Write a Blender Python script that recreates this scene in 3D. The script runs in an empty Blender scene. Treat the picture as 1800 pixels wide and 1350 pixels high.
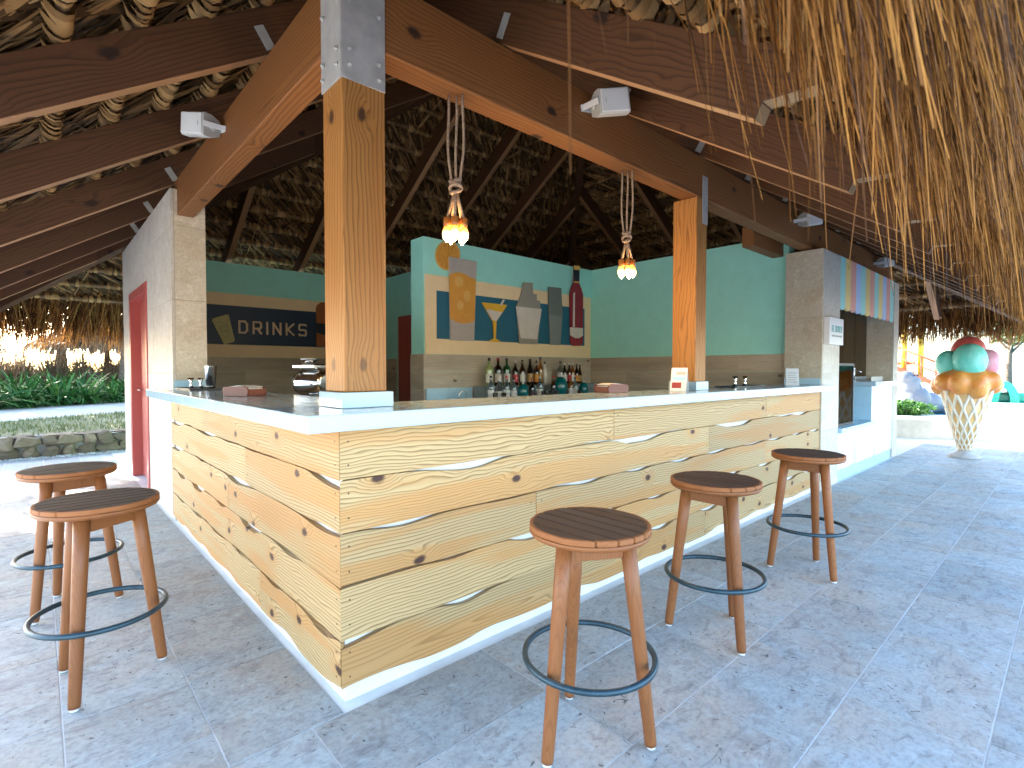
import bpy, bmesh, math, random
import numpy as np
from mathutils import Vector, Matrix, Quaternion

random.seed(7)
RNG = np.random.default_rng(11)
PI = math.pi
R = math.radians
SC = bpy.context.scene
COL = SC.collection

# ------------------------------------------------------------------ camera
CAM = Vector((-0.823, -1.83, 1.247))
YAW = R(47.56)          # heading, from +X towards +Y
PITCH = R(-1.5)
FPX = 912.6             # focal length in photo pixels (1800 wide)
cd = bpy.data.cameras.new('camera')
cd.sensor_width = 36.0
cd.lens = 36.0 * FPX / 1800.0
cd.clip_start = 0.02
cd.clip_end = 3000
cd.dof.use_dof = True
cd.dof.focus_distance = 3.2
cd.dof.aperture_fstop = 5.0
cam = bpy.data.objects.new('camera', cd)
COL.objects.link(cam)
fwd = Vector((math.cos(YAW) * math.cos(PITCH), math.sin(YAW) * math.cos(PITCH), math.sin(PITCH)))
cam.location = CAM
cam.rotation_euler = fwd.to_track_quat('-Z', 'Y').to_euler()
SC.camera = cam

# ------------------------------------------------------------------ world, sun, exposure
SUN_EL = R(25)
SUN_ROT = R(-9)         # from +Y towards -X
w = bpy.data.worlds.new('World')
SC.world = w
w.use_nodes = True
wn = w.node_tree
wn.nodes.clear()
sky = wn.nodes.new('ShaderNodeTexSky')
sky.sky_type = 'NISHITA'
sky.sun_disc = False
sky.sun_elevation = SUN_EL
sky.sun_rotation = SUN_ROT
sky.air_density = 1.0
sky.dust_density = 1.5
sky.ozone_density = 1.5
bg = wn.nodes.new('ShaderNodeBackground')
bg.inputs['Strength'].default_value = 0.15
wo = wn.nodes.new('ShaderNodeOutputWorld')
wn.links.new(sky.outputs[0], bg.inputs['Color'])
wn.links.new(bg.outputs[0], wo.inputs['Surface'])
sd = bpy.data.lights.new('sun', 'SUN')
sd.energy = 4.6
sd.angle = R(0.5)
sd.color = (1.0, 0.93, 0.82)
sun = bpy.data.objects.new('sun', sd)
COL.objects.link(sun)
sdir = Vector((math.sin(SUN_ROT) * math.cos(SUN_EL), math.cos(SUN_ROT) * math.cos(SUN_EL), math.sin(SUN_EL)))
sun.rotation_euler = sdir.to_track_quat('Z', 'Y').to_euler()
sun.location = (0, 20, 20)
SC.view_settings.view_transform = 'Standard'
SC.view_settings.look = 'None'
SC.view_settings.exposure = 3.5
SC.view_settings.gamma = 1.0
SC.cycles.use_denoising = True
SC.cycles.max_bounces = 10
SC.cycles.diffuse_bounces = 6
SC.cycles.transparent_max_bounces = 8
SC.cycles.sample_clamp_indirect = 8.0
SC.cycles.caustics_reflective = False
SC.cycles.caustics_refractive = False

# pixel -> direction, used only to read positions off known planes
_rt = Vector((math.sin(YAW), -math.cos(YAW), 0))
_up = _rt.cross(fwd)
def hit(px, py, axis, val):
    d = fwd + _rt * ((px - 900) / FPX) + _up * ((675 - py) / FPX)
    t = (val - CAM[axis]) / d[axis]
    return CAM + d * t

# ------------------------------------------------------------------ mesh helpers
class MB:
    def __init__(s):
        s.v, s.f, s.sm = [], [], []
    def add(s, vs, fs, smooth=False):
        b = len(s.v)
        s.v += [tuple(p) for p in vs]
        s.f += [tuple(b + i for i in f) for f in fs]
        s.sm += [smooth] * len(fs)
        return s
    def box(s, x0, x1, y0, y1, z0, z1):
        v = [(x0, y0, z0), (x1, y0, z0), (x1, y1, z0), (x0, y1, z0), (x0, y0, z1), (x1, y0, z1), (x1, y1, z1), (x0, y1, z1)]
        return s.add(v, [(0, 3, 2, 1), (4, 5, 6, 7), (0, 1, 5, 4), (1, 2, 6, 5), (2, 3, 7, 6), (3, 0, 4, 7)])
    def obox(s, c, ax, ay, az):
        c, ax, ay, az = map(Vector, (c, ax, ay, az))
        v = [c + ax * i + ay * j + az * k for k in (-1, 1) for i, j in ((-1, -1), (1, -1), (1, 1), (-1, 1))]
        return s.add(v, [(0, 3, 2, 1), (4, 5, 6, 7), (0, 1, 5, 4), (1, 2, 6, 5), (2, 3, 7, 6), (3, 0, 4, 7)])
    def prism(s, poly, fn0, fn1):
        n = len(poly)
        v = [fn0(p) for p in poly] + [fn1(p) for p in poly]
        fs = [tuple(range(n - 1, -1, -1)), tuple(range(n, 2 * n))]
        fs += [(i, (i + 1) % n, n + (i + 1) % n, n + i) for i in range(n)]
        return s.add(v, fs)
    def tube(s, pts, rad, n=10, cap=True):
        pts = [Vector(p) for p in pts]
        m = len(pts)
        rad = rad if hasattr(rad, '__len__') else [rad] * m
        vs, fs = [], []
        t0 = (pts[1] - pts[0]).normalized()
        a = t0.orthogonal().normalized()
        for i, p in enumerate(pts):
            t = (pts[min(i + 1, m - 1)] - pts[max(i - 1, 0)]).normalized()
            a = (a - t * a.dot(t)).normalized()
            b = t.cross(a)
            for k in range(n):
                q = 2 * PI * k / n
                vs.append(p + (a * math.cos(q) + b * math.sin(q)) * rad[i])
        for i in range(m - 1):
            for k in range(n):
                k2 = (k + 1) % n
                fs.append((i * n + k, i * n + k2, (i + 1) * n + k2, (i + 1) * n + k))
        s.add(vs, fs, True)
        if cap:
            b = len(s.v) - len(vs)
            s.f += [tuple(b + k for k in range(n - 1, -1, -1)), tuple(b + (m - 1) * n + k for k in range(n))]
            s.sm += [False, False]
        return s
    def lathe(s, prof, n=20, c=(0, 0, 0), smooth=True):
        vs, fs = [], []
        for r, z in prof:
            for k in range(n):
                q = 2 * PI * k / n
                vs.append((c[0] + r * math.cos(q), c[1] + r * math.sin(q), c[2] + z))
        m = len(prof)
        for i in range(m - 1):
            for k in range(n):
                k2 = (k + 1) % n
                fs.append((i * n + k, i * n + k2, (i + 1) * n + k2, (i + 1) * n + k))
        s.add(vs, fs, smooth)
        b = len(s.v) - len(vs)
        if prof[0][0] > 1e-4:
            s.f.append(tuple(b + k for k in range(n - 1, -1, -1))); s.sm.append(False)
        if prof[-1][0] > 1e-4:
            s.f.append(tuple(b + (m - 1) * n + k for k in range(n))); s.sm.append(False)
        return s
    def torus(s, c, R0, r, n=40, k=8):
        pts = [(c[0] + R0 * math.cos(2 * PI * i / n), c[1] + R0 * math.sin(2 * PI * i / n), c[2]) for i in range(n)]
        vs, fs = [], []
        for i in range(n):
            q = 2 * PI * i / n
            for j in range(k):
                p = 2 * PI * j / k
                rr = R0 + r * math.cos(p)
                vs.append((c[0] + rr * math.cos(q), c[1] + rr * math.sin(q), c[2] + r * math.sin(p)))
        for i in range(n):
            for j in range(k):
                fs.append((i * k + j, ((i + 1) % n) * k + j, ((i + 1) % n) * k + (j + 1) % k, i * k + (j + 1) % k))
        return s.add(vs, fs, True)
    def mesh(s, name):
        me = bpy.data.meshes.new(name)
        me.from_pydata(s.v, [], s.f)
        me.polygons.foreach_set('use_smooth', s.sm)
        me.update()
        return me
    def build(s, name, mat, parent=None, bev=0.0, seg=2, fix=True):
        me = s.mesh(name)
        if fix:
            bm = bmesh.new(); bm.from_mesh(me)
            bmesh.ops.recalc_face_normals(bm, faces=bm.faces)
            bm.to_mesh(me); bm.free()
        return link(name, me, mat, parent, bev, seg)

def link(name, me, mat, parent=None, bev=0.0, seg=2):
    if mat is not None and not me.materials:
        me.materials.append(mat)
    o = bpy.data.objects.new(name, me)
    COL.objects.link(o)
    if parent is not None:
        o.parent = parent
    if bev:
        m = o.modifiers.new('bevel', 'BEVEL'); m.width = bev; m.segments = seg; m.limit_method = 'ANGLE'; m.angle_limit = R(40)
        m.harden_normals = False
    return o

def thing(name, label, cat, loc=(0, 0, 0), rz=0.0, group=None):
    o = bpy.data.objects.new(name, None)
    o.empty_display_size = 0.1
    COL.objects.link(o)
    o.location = loc
    o.rotation_euler = (0, 0, rz)
    return tag(o, label, cat, group)

def tag(o, label=None, cat=None, group=None, kind=None):
    if label: o['label'] = label
    if cat: o['category'] = cat
    if group: o['group'] = group
    if kind: o['kind'] = kind
    return o

def dup(root, loc, rz, label):
    r = root.copy(); COL.objects.link(r); r.location = loc; r.rotation_euler = (0, 0, rz); r['label'] = label
    for ch in list(root.children):
        c = ch.copy(); COL.objects.link(c); c.parent = r
        for g in ch.children:
            d = g.copy(); COL.objects.link(d); d.parent = c
    return r

def ribbons(cent, side, width):
    """cent (n,m,3), side (n,3) or (n,m,3), width (n,m) -> verts, faces (quads)"""
    n, m, _ = cent.shape
    if side.ndim == 2:
        side = np.repeat(side[:, None, :], m, 1)
    off = side * (width[..., None] * 0.5)
    v = np.stack([cent - off, cent + off], 2).reshape(-1, 3)
    base = (np.arange(n) * m * 2)[:, None] + (np.arange(m - 1) * 2)[None, :]
    base = base.reshape(-1)
    f = np.stack([base, base + 1, base + 3, base + 2], 1)
    return v, f

def np_mesh(name, v, f, mat, parent=None, smooth=False):
    me = bpy.data.meshes.new(name)
    me.vertices.add(len(v)); me.vertices.foreach_set('co', np.asarray(v, dtype=np.float32).ravel())
    k = f.shape[1]
    me.loops.add(f.size); me.loops.foreach_set('vertex_index', f.astype(np.int32).ravel())
    me.polygons.add(len(f))
    me.polygons.foreach_set('loop_start', np.arange(len(f), dtype=np.int32) * k)
    me.polygons.foreach_set('loop_total', np.full(len(f), k, dtype=np.int32))
    if smooth:
        me.polygons.foreach_set('use_smooth', np.ones(len(f), dtype=bool))
    me.update(calc_edges=True); me.validate()
    return link(name, me, mat, parent)

# ------------------------------------------------------------------ material helpers
class NT:
    def __init__(s, name, rough=0.5, spec=0.5):
        s.m = bpy.data.materials.new(name); s.m.use_nodes = True
        s.t = s.m.node_tree; s.n = s.t.nodes; s.l = s.t.links
        s.b = s.n['Principled BSDF']; s.out = s.n['Material Output']
        s.b.inputs['Roughness'].default_value = rough
        s.b.inputs['Specular IOR Level'].default_value = spec
    def node(s, typ, **kw):
        n = s.n.new(typ)
        for k, v in kw.items(): setattr(n, k, v)
        return n
    def put(s, sock, v):
        if hasattr(v, 'is_linked') or isinstance(v, bpy.types.NodeSocket): s.l.new(v, sock)
        else: sock.default_value = v
    def math(s, op, a, b=0.0, c=0.0, clamp=False):
        n = s.node('ShaderNodeMath', operation=op); n.use_clamp = clamp
        s.put(n.inputs[0], a); s.put(n.inputs[1], b); s.put(n.inputs[2], c)
        return n.outputs[0]
    def vec(s, x, y, z):
        n = s.node('ShaderNodeCombineXYZ')
        for i, q in enumerate((x, y, z)): s.put(n.inputs[i], q)
        return n.outputs[0]
    def noise(s, v, scale, detail=2.0, rough=0.5, dist=0.0):
        n = s.node('ShaderNodeTexNoise')
        if v is not None: s.l.new(v, n.inputs['Vector'])
        n.inputs['Scale'].default_value = scale; n.inputs['Detail'].default_value = detail
        n.inputs['Roughness'].default_value = rough; n.inputs['Distortion'].default_value = dist
        return n.outputs[0]
    def maprange(s, v, a, b, c, d, smooth=False):
        n = s.node('ShaderNodeMapRange')
        if smooth: n.interpolation_type = 'SMOOTHSTEP'
        s.put(n.inputs[0], v)
        for i, q in enumerate((a, b, c, d)): s.put(n.inputs[i + 1], q)
        return n.outputs[0]
    def mix(s, f, a, b, mode='MIX'):
        n = s.node('ShaderNodeMix', data_type='RGBA', blend_type=mode)
        s.put(n.inputs[0], f)
        s.put(n.inputs[6], a if not isinstance(a, tuple) else (*a[:3], 1))
        s.put(n.inputs[7], b if not isinstance(b, tuple) else (*b[:3], 1))
        return n.outputs[2]
    def ramp(s, f, stops):
        n = s.node('ShaderNodeValToRGB')
        e = n.color_ramp.elements
        while len(e) < len(stops): e.new(0.5)
        for q, (p, c) in zip(e, stops): q.position = p; q.color = (*c, 1)
        s.put(n.inputs[0], f)
        return n.outputs[0]
    def obj(s):
        return s.node('ShaderNodeTexCoord').outputs['Object']
    def rnd(s):
        return s.node('ShaderNodeObjectInfo').outputs['Random']
    def sep(s, v):
        n = s.node('ShaderNodeSeparateXYZ'); s.l.new(v, n.inputs[0]); return n.outputs
    def bump(s, h, strength=0.2, dist=0.01):
        n = s.node('ShaderNodeBump'); n.inputs['Strength'].default_value = strength; n.inputs['Distance'].default_value = dist
        s.l.new(h, n.inputs['Height']); s.l.new(n.outputs[0], s.b.inputs['Normal'])
    def col(s, c):
        s.put(s.b.inputs['Base Color'], c if not isinstance(c, tuple) else (*c[:3], 1))
        return s

def plain(name, c, rough=0.5, metal=0.0, spec=0.5, var=0.06, scale=6.0, bump=0.0, bscale=60.0):
    t = NT(name, rough, spec)
    n = t.noise(t.obj(), scale, 4.0, 0.6)
    d = tuple(x * (1 - 2.2 * var) for x in c); e = tuple(min(1, x * (1 + 1.2 * var)) for x in c)
    t.col(t.mix(t.maprange(n, 0.25, 0.75, 0, 1), d, e))
    t.b.inputs['Metallic'].default_value = metal
    t.put(t.b.inputs['Roughness'], t.maprange(n, 0.2, 0.8, max(0.02, rough - 0.08), min(1, rough + 0.1)))
    if bump: t.bump(t.noise(t.obj(), bscale, 3.0, 0.6), bump, 0.004)
    return t.m

def wood(name, light, dark, heart, knot, axis='X', freq=60.0, ring=0.55, heart_amt=0.5, knots=0.5, rough=0.55, grey=0.0, kscale=1.0, warpv=0.16, h0=0.52, edge=None):
    t = NT(name, rough, 0.35)
    c = t.sep(t.obj())
    rnd = t.rnd()
    i = 'XYZ'.index(axis)
    L = c[i]; o = [c[j] for j in range(3) if j != i]
    A, B = (o[1], o[0]) if axis != 'Z' else (o[0], o[1])
    AB = t.math('ADD', A, t.math('MULTIPLY', B, 0.8))
    Lr = t.math('ADD', L, t.math('MULTIPLY', rnd, 37.0))
    Ar = t.math('ADD', AB, t.math('MULTIPLY', rnd, 11.3))
    # knots
    kv = t.vec(t.math('MULTIPLY', Lr, 3.0 * kscale), t.math('MULTIPLY', Ar, 5.0 * kscale), 0.0)
    vo = t.node('ShaderNodeTexVoronoi', voronoi_dimensions='2D'); t.l.new(kv, vo.inputs['Vector']); vo.inputs['Scale'].default_value = 1.0
    kd = vo.outputs['Distance']
    keep = t.maprange(t.sep(vo.outputs['Color'])[0], knots - 0.02, knots, 1, 0)
    kn = t.noise(t.vec(t.math('MULTIPLY', Lr, 18), t.math('MULTIPLY', Ar, 30), 0.0), 1.0, 2.0)
    kd2 = t.math('ADD', kd, t.math('MULTIPLY', t.math('SUBTRACT', kn, 0.5), 0.10))
    kmask = t.math('MULTIPLY', t.maprange(kd2, 0.05, 0.115, 1, 0, True), keep)
    khalo = t.math('MULTIPLY', t.maprange(kd2, 0.06, 0.38, 1, 0, True), keep)
    # rings with cathedral arcs
    wv = t.vec(t.math('MULTIPLY', Lr, 0.9), t.math('MULTIPLY', Ar, 3.5), t.math('MULTIPLY', rnd, 5.0))
    warp = t.math('SUBTRACT', t.noise(wv, 1.6, 3.0, 0.55), 0.5)
    a1 = t.math('ADD', t.math('ADD', AB, t.math('MULTIPLY', t.math('SUBTRACT', rnd, 0.5), 0.25)), t.math('MULTIPLY', warp, t.math('MULTIPLY_ADD', t.math('MULTIPLY', rnd, rnd), warpv, 0.05)))
    a1 = t.math('ADD', a1, t.math('MULTIPLY', khalo, 0.035))
    wl = t.math('MULTIPLY', t.math('SUBTRACT', t.noise(t.vec(Lr, 0.0, 0.0), 0.55, 1.0), 0.5), 0.55)
    rr = t.math('SQRT', t.math('ADD', t.math('MULTIPLY', a1, a1), t.math('MULTIPLY', wl, t.math('MULTIPLY', wl, 0.12))))
    fr = t.math('FRACT', t.math('MULTIPLY', rr, freq))
    rg = t.ramp(fr, [(0.0, (0.0,) * 3), (0.5, (0.16,) * 3), (0.86, (1,) * 3), (1.0, (0.0,) * 3)])
    fib = t.noise(t.vec(t.math('MULTIPLY', Lr, 6), t.math('MULTIPLY', Ar, 260), t.math('MULTIPLY', B, 260)), 1.0, 3.0, 0.6)
    col = t.mix(t.math('MULTIPLY', rg, ring), light, dark)
    hv = t.noise(t.vec(t.math('MULTIPLY', Lr, 0.55), t.math('MULTIPLY', Ar, 7.0), t.math('MULTIPLY', rnd, 9.0)), 1.0, 2.0)
    hm = t.math('MAXIMUM', t.maprange(hv, h0, h0 + 0.1, 0, 1, True), t.math('MULTIPLY', khalo, 0.7))
    col = t.mix(t.math('MULTIPLY', hm, heart_amt), col, t.mix(t.math('MULTIPLY', rg, ring), heart, tuple(x * 0.72 for x in heart)))
    col = t.mix(t.maprange(fib, 0.3, 0.75, 0.0, 0.35), col, tuple(x * 0.6 for x in light))
    big = t.noise(t.vec(t.math('MULTIPLY', Lr, 0.8), t.math('MULTIPLY', Ar, 2.0), 0.0), 1.0, 2.0)
    col = t.mix(t.maprange(big, 0.35, 0.75, 0.0, 0.35), col, tuple(x * 0.7 for x in light))
    tint = t.maprange(rnd, 0, 1, 0.82, 1.08)
    hs = t.node('ShaderNodeHueSaturation'); t.l.new(col, hs.inputs['Color']); t.l.new(tint, hs.inputs['Value'])
    col = hs.outputs[0]
    if grey: col = t.mix(t.math('MULTIPLY', t.maprange(t.noise(t.vec(t.math('MULTIPLY', Lr, 2), t.math('MULTIPLY', Ar, 9), 0.0), 1.0, 3.0), 0.35, 0.7, 0, 1), grey), col, (0.10, 0.085, 0.07))
    if edge:
        rad = t.math('SQRT', t.math('ADD', t.math('MULTIPLY', c[0], c[0]), t.math('MULTIPLY', c[1], c[1])))
        rad = t.math('ADD', rad, t.math('MULTIPLY', t.math('SUBTRACT', big, 0.5), 0.012))
        col = t.mix(t.maprange(rad, edge - 0.004, edge + 0.005, 0, 1, True), col, t.mix(t.math('MULTIPLY', rg, 0.4), TEAK['light'], TEAK['dark']))
    col = t.mix(t.math('MULTIPLY', kmask, 0.97), col, knot)
    t.col(col)
    h = t.math('ADD', t.math('MULTIPLY', rg, -0.5), t.math('MULTIPLY', fib, 0.8))
    t.bump(h, 0.18, 0.003)
    return t.m

def stone(name, base, warm, dark, rough=0.5, pit=0.5, scale=1.0, var=0.2, vein=0.35, spec=0.2):
    t = NT(name, rough, spec)
    rnd = t.rnd()
    v0 = t.node('ShaderNodeVectorMath', operation='ADD'); t.l.new(t.obj(), v0.inputs[0])
    t.l.new(t.vec(t.math('MULTIPLY', rnd, 31.0), t.math('MULTIPLY', rnd, 17.0), t.math('MULTIPLY', rnd, 7.0)), v0.inputs[1])
    v = v0.outputs[0]
    n1 = t.noise(v, 2.2 * scale, 5.0, 0.62, 0.4)
    n2 = t.noise(v, 9.0 * scale, 5.0, 0.65, 0.8)
    n3 = t.noise(v, 55.0 * scale, 3.0, 0.6)
    s = t.sep(v)
    n4 = t.noise(t.vec(t.math('MULTIPLY', s[0], 5.0), t.math('MULTIPLY', s[1], 14.0), t.math('MULTIPLY', s[2], 14.0)), 1.6 * scale, 5.0, 0.7, 1.2)
    col = t.mix(t.maprange(n1, 0.36, 0.66, 0, 0.85), base, warm)
    col = t.mix(t.math('MULTIPLY', t.maprange(n2, 0.5, 0.72, 0, 1), 0.4), col, dark)
    col = t.mix(t.math('MULTIPLY', t.maprange(n4, 0.53, 0.68, 0, 1), vein), col, dark)
    col = t.mix(t.maprange(n3, 0.45, 0.72, 0, 0.38), col, dark)
    col = t.mix(t.maprange(t.noise(v, 17.0 * scale, 4.0, 0.65, 0.5), 0.54, 0.70, 0, 0.45), col, tuple(min(1, x * 1.35) for x in base))
    p = t.maprange(t.noise(v, 26.0 * scale, 4.0, 0.7, 1.5), 0.62, 0.68, 0, 1)
    col = t.mix(t.math('MULTIPLY', p, pit), col, tuple(x * 0.45 for x in dark))
    hs = t.node('ShaderNodeHueSaturation'); t.l.new(col, hs.inputs['Color']); t.l.new(t.maprange(rnd, 0, 1, 1 - var, 1 + var * 0.6), hs.inputs['Value'])
    t.col(hs.outputs[0])
    t.put(t.b.inputs['Roughness'], t.maprange(n2, 0.3, 0.7, rough - 0.12, rough + 0.15))
    h = t.math('SUBTRACT', t.math('ADD', t.math('MULTIPLY', n2, 0.5), t.math('MULTIPLY', n3, 0.3)), t.math('MULTIPLY', p, 0.8))
    t.bump(h, 0.22, 0.004)
    return t.m

def strand(name, a, b, c, trans=0.35, rough=0.6):
    t = NT(name, rough, 0.25)
    g = t.node('ShaderNodeNewGeometry')
    col = t.ramp(g.outputs['Random Per Island'], [(0.0, a), (0.45, b), (0.8, c), (1.0, tuple(x * 1.25 for x in c))])
    nz = t.noise(t.obj(), 9.0, 3.0)
    col = t.mix(t.maprange(nz, 0.3, 0.75, 0, 0.45), col, tuple(x * 0.55 for x in a))
    t.col(col)
    if trans:
        tr = t.node('ShaderNodeBsdfTranslucent'); t.l.new(col, tr.inputs['Color'])
        mx = t.node('ShaderNodeMixShader'); mx.inputs[0].default_value = trans
        t.l.new(t.b.outputs[0], mx.inputs[1]); t.l.new(tr.outputs[0], mx.inputs[2]); t.l.new(mx.outputs[0], t.out.inputs[0])
    return t.m

def glass(name, c, rough=0.02, ior=1.45, trans=1.0):
    t = NT(name, rough)
    t.col(c); t.b.inputs['Transmission Weight'].default_value = trans; t.b.inputs['IOR'].default_value = ior
    return t.m

def thin_glass(name, tint=(0.85, 0.95, 0.97)):
    t = NT(name, 0.02)
    tr = t.node('ShaderNodeBsdfTransparent'); tr.inputs[0].default_value = (*tint, 1)
    gl = t.node('ShaderNodeBsdfGlossy'); gl.inputs['Roughness'].default_value = 0.02
    fr = t.node('ShaderNodeFresnel'); fr.inputs[0].default_value = 1.18
    mx = t.node('ShaderNodeMixShader'); t.l.new(fr.outputs[0], mx.inputs[0]); t.l.new(tr.outputs[0], mx.inputs[1]); t.l.new(gl.outputs[0], mx.inputs[2])
    t.l.new(mx.outputs[0], t.out.inputs[0])
    return t.m

def emit(name, c, s):
    t = NT(name)
    t.col(c); t.b.inputs['Emission Color'].default_value = (*c, 1); t.b.inputs['Emission Strength'].default_value = s
    return t.m

PINE = dict(light=(0.56, 0.385, 0.185), dark=(0.17, 0.08, 0.022), heart=(0.54, 0.225, 0.05), knot=(0.045, 0.016, 0.012))
BEAMC = dict(light=(0.31, 0.122, 0.036), dark=(0.10, 0.033, 0.010), heart=(0.26, 0.085, 0.022), knot=(0.035, 0.016, 0.01))
POSTC = dict(light=(0.46, 0.205, 0.055), dark=(0.15, 0.055, 0.013), heart=(0.40, 0.145, 0.032), knot=(0.06, 0.025, 0.012))
TEAK = dict(light=(0.27, 0.098, 0.031), dark=(0.14, 0.045, 0.014), heart=(0.26, 0.086, 0.025), knot=(0.08, 0.03, 0.015))
M = {}
M['pineX'] = wood('pine planks along x', axis='X', freq=70, knots=0.27, ring=0.95, heart_amt=0.7, h0=0.48, warpv=0.13, **PINE)
M['pineY'] = wood('pine planks along y', axis='Y', freq=70, knots=0.27, ring=0.95, heart_amt=0.7, h0=0.48, warpv=0.13, **PINE)
M['post'] = wood('stained pine post', axis='Z', freq=55, knots=0.22, ring=0.9, heart_amt=0.4, rough=0.5, **POSTC)
M['beam'] = wood('dark stained beam', axis='X', freq=55, knots=0.2, ring=0.9, warpv=0.1, heart_amt=0.4, rough=0.55, kscale=0.8, **BEAMC)
M['rafter'] = wood('dark stained rafter', axis='X', freq=48, knots=0.3, ring=0.75, heart_amt=0.35, rough=0.6, kscale=0.7,
                   light=(0.105, 0.045, 0.019), dark=(0.026, 0.011, 0.006), heart=(0.092, 0.034, 0.013), knot=(0.022, 0.011, 0.008))
M['underside'] = wood('underside with painted bounce light', axis='X', freq=60, knots=0.1, light=(0.40, 0.22, 0.11), dark=(0.25, 0.12, 0.055), heart=(0.36, 0.18, 0.08), knot=(0.06, 0.03, 0.015))  # rafter wood made paler, floor bounce light painted into the colour
M['rawend'] = wood('raw cut timber', axis='X', freq=60, knots=0.0, light=(0.55, 0.36, 0.19), dark=(0.4, 0.22, 0.1), heart=(0.5, 0.3, 0.14), knot=(0.1, 0.05, 0.02))
M['teak'] = wood('teak leg', axis='Z', freq=150, ring=0.5, knots=0.0, rough=0.45, **TEAK)
M['teaktop'] = wood('weathered teak seat', axis='X', edge=0.191, freq=150, ring=0.5, knots=0.0, rough=0.7, grey=0.3, light=(0.065, 0.031, 0.017), dark=(0.028, 0.012, 0.007), heart=(0.062, 0.026, 0.013), knot=(0.05, 0.03, 0.02))
M['teakrim'] = wood('teak seat rim', axis='X', freq=150, ring=0.45, knots=0.0, rough=0.45, **TEAK)
M['oldboard'] = wood('weathered board', axis='Z', freq=50, knots=0.35, ring=0.6, grey=0.5, light=(0.22, 0.15, 0.075), dark=(0.10, 0.065, 0.035), heart=(0.2, 0.11, 0.05), knot=(0.03, 0.02, 0.015))
M['wainX'] = wood('greige wood tile', axis='X', freq=45, knots=0.12, ring=0.45, grey=0.3, rough=0.4, light=(0.60, 0.50, 0.39), dark=(0.38, 0.30, 0.22), heart=(0.55, 0.44, 0.32), knot=(0.15, 0.11, 0.08))
M['wainY'] = wood('greige wood tile y', axis='Y', freq=45, knots=0.12, ring=0.45, grey=0.3, rough=0.4, light=(0.60, 0.50, 0.39), dark=(0.38, 0.30, 0.22), heart=(0.55, 0.44, 0.32), knot=(0.15, 0.11, 0.08))
M['mahog'] = wood('red brown box wood', axis='X', freq=120, knots=0.0, rough=0.3, light=(0.19, 0.05, 0.03), dark=(0.10, 0.028, 0.018), heart=(0.2, 0.06, 0.03), knot=(0.05, 0.02, 0.01))
M['tile'] = stone('travertine floor tile', (0.375, 0.42, 0.43), (0.415, 0.365, 0.31), (0.165, 0.155, 0.15), rough=0.55, spec=0.13, pit=0.9, var=0.13, vein=0.55)
M['grout'] = plain('pale grout', (0.66, 0.67, 0.66), 0.8)
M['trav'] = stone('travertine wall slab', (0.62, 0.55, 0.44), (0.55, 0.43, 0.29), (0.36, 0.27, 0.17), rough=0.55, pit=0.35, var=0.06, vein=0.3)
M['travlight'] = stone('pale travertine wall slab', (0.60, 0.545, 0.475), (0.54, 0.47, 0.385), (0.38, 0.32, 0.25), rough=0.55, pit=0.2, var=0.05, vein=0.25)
M['white'] = plain('white plaster', (0.62, 0.62, 0.61), 0.7, var=0.04, bump=0.15)
M['counter'] = plain('pale blue white solid surface', (0.41, 0.53, 0.61), 0.14, var=0.02, scale=20)
M['blueblk'] = plain('pale blue paint', (0.42, 0.63, 0.75), 0.3, var=0.03)
M['teal'] = plain('mint green paint', (0.36, 0.82, 0.745), 0.6, var=0.03, bump=0.12, bscale=150)
M['cream'] = plain('cream board', (0.88, 0.70, 0.43), 0.55, var=0.03, bump=0.05, bscale=150)
M['navy'] = plain('deep blue board', (0.012, 0.13, 0.21), 0.5, var=0.05)
M['navy2'] = plain('dark navy board', (0.010, 0.035, 0.075), 0.5, var=0.05)
M['red'] = plain('coral red door paint', (0.40, 0.075, 0.062), 0.4, var=0.04)
M['steel'] = plain('galvanised steel', (0.47, 0.455, 0.435), 0.45, 0.25, var=0.1, scale=14)
M['chrome'] = plain('chrome', (0.75, 0.75, 0.76), 0.12, 1.0, var=0.04)
M['nailhead'] = plain('dark nail head', (0.07, 0.045, 0.03), 0.5, 0.5)
M['ring'] = plain('dark teal painted metal', (0.022, 0.055, 0.075), 0.38, 0.3, var=0.2, scale=25)
M['blackmat'] = plain('black rubber', (0.012, 0.012, 0.014), 0.5)
M['plastic'] = plain('white plastic', (0.66, 0.67, 0.68), 0.35, var=0.03)
M['greyplastic'] = plain('light grey plastic', (0.45, 0.45, 0.44), 0.45, var=0.04)
M['thatch'] = strand('dry palm thatch', (0.03, 0.012, 0.004), (0.17, 0.066, 0.014), (0.46, 0.215, 0.056), 0.5)
M['lining'] = strand('palm leaf lining', (0.028, 0.015, 0.007), (0.13, 0.07, 0.028), (0.33, 0.19, 0.08), 0.15)
M['core'] = plain('compressed thatch', (0.07, 0.045, 0.022), 0.9, var=0.3, scale=12)
M['pole'] = plain('batten pole', (0.17, 0.105, 0.05), 0.75, var=0.2, scale=18)
M['wrap'] = strand('folded palm leaf band', (0.15, 0.078, 0.03), (0.31, 0.175, 0.07), (0.46, 0.28, 0.12), 0.1)
M['rope'] = plain('brown rope', (0.36, 0.245, 0.16), 0.85, var=0.25, scale=90, bump=0.5, bscale=300)
def bulb_mat():
    t = NT('warm bulb', 0.2)
    z = t.sep(t.obj())[2]
    f = t.maprange(z, 1.855, 1.905, 1, 0, True)
    t.put(t.b.inputs['Emission Color'], t.mix(f, (1.0, 0.30, 0.03), (1.0, 0.70, 0.28)))
    t.put(t.b.inputs['Emission Strength'], t.maprange(f, 0, 1, 0.22, 1.2))
    t.col((0.8, 0.5, 0.2))
    return t.m
M['bulb'] = bulb_mat()
M['filament'] = emit('bulb core', (1.0, 0.80, 0.42), 14.0)
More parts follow.
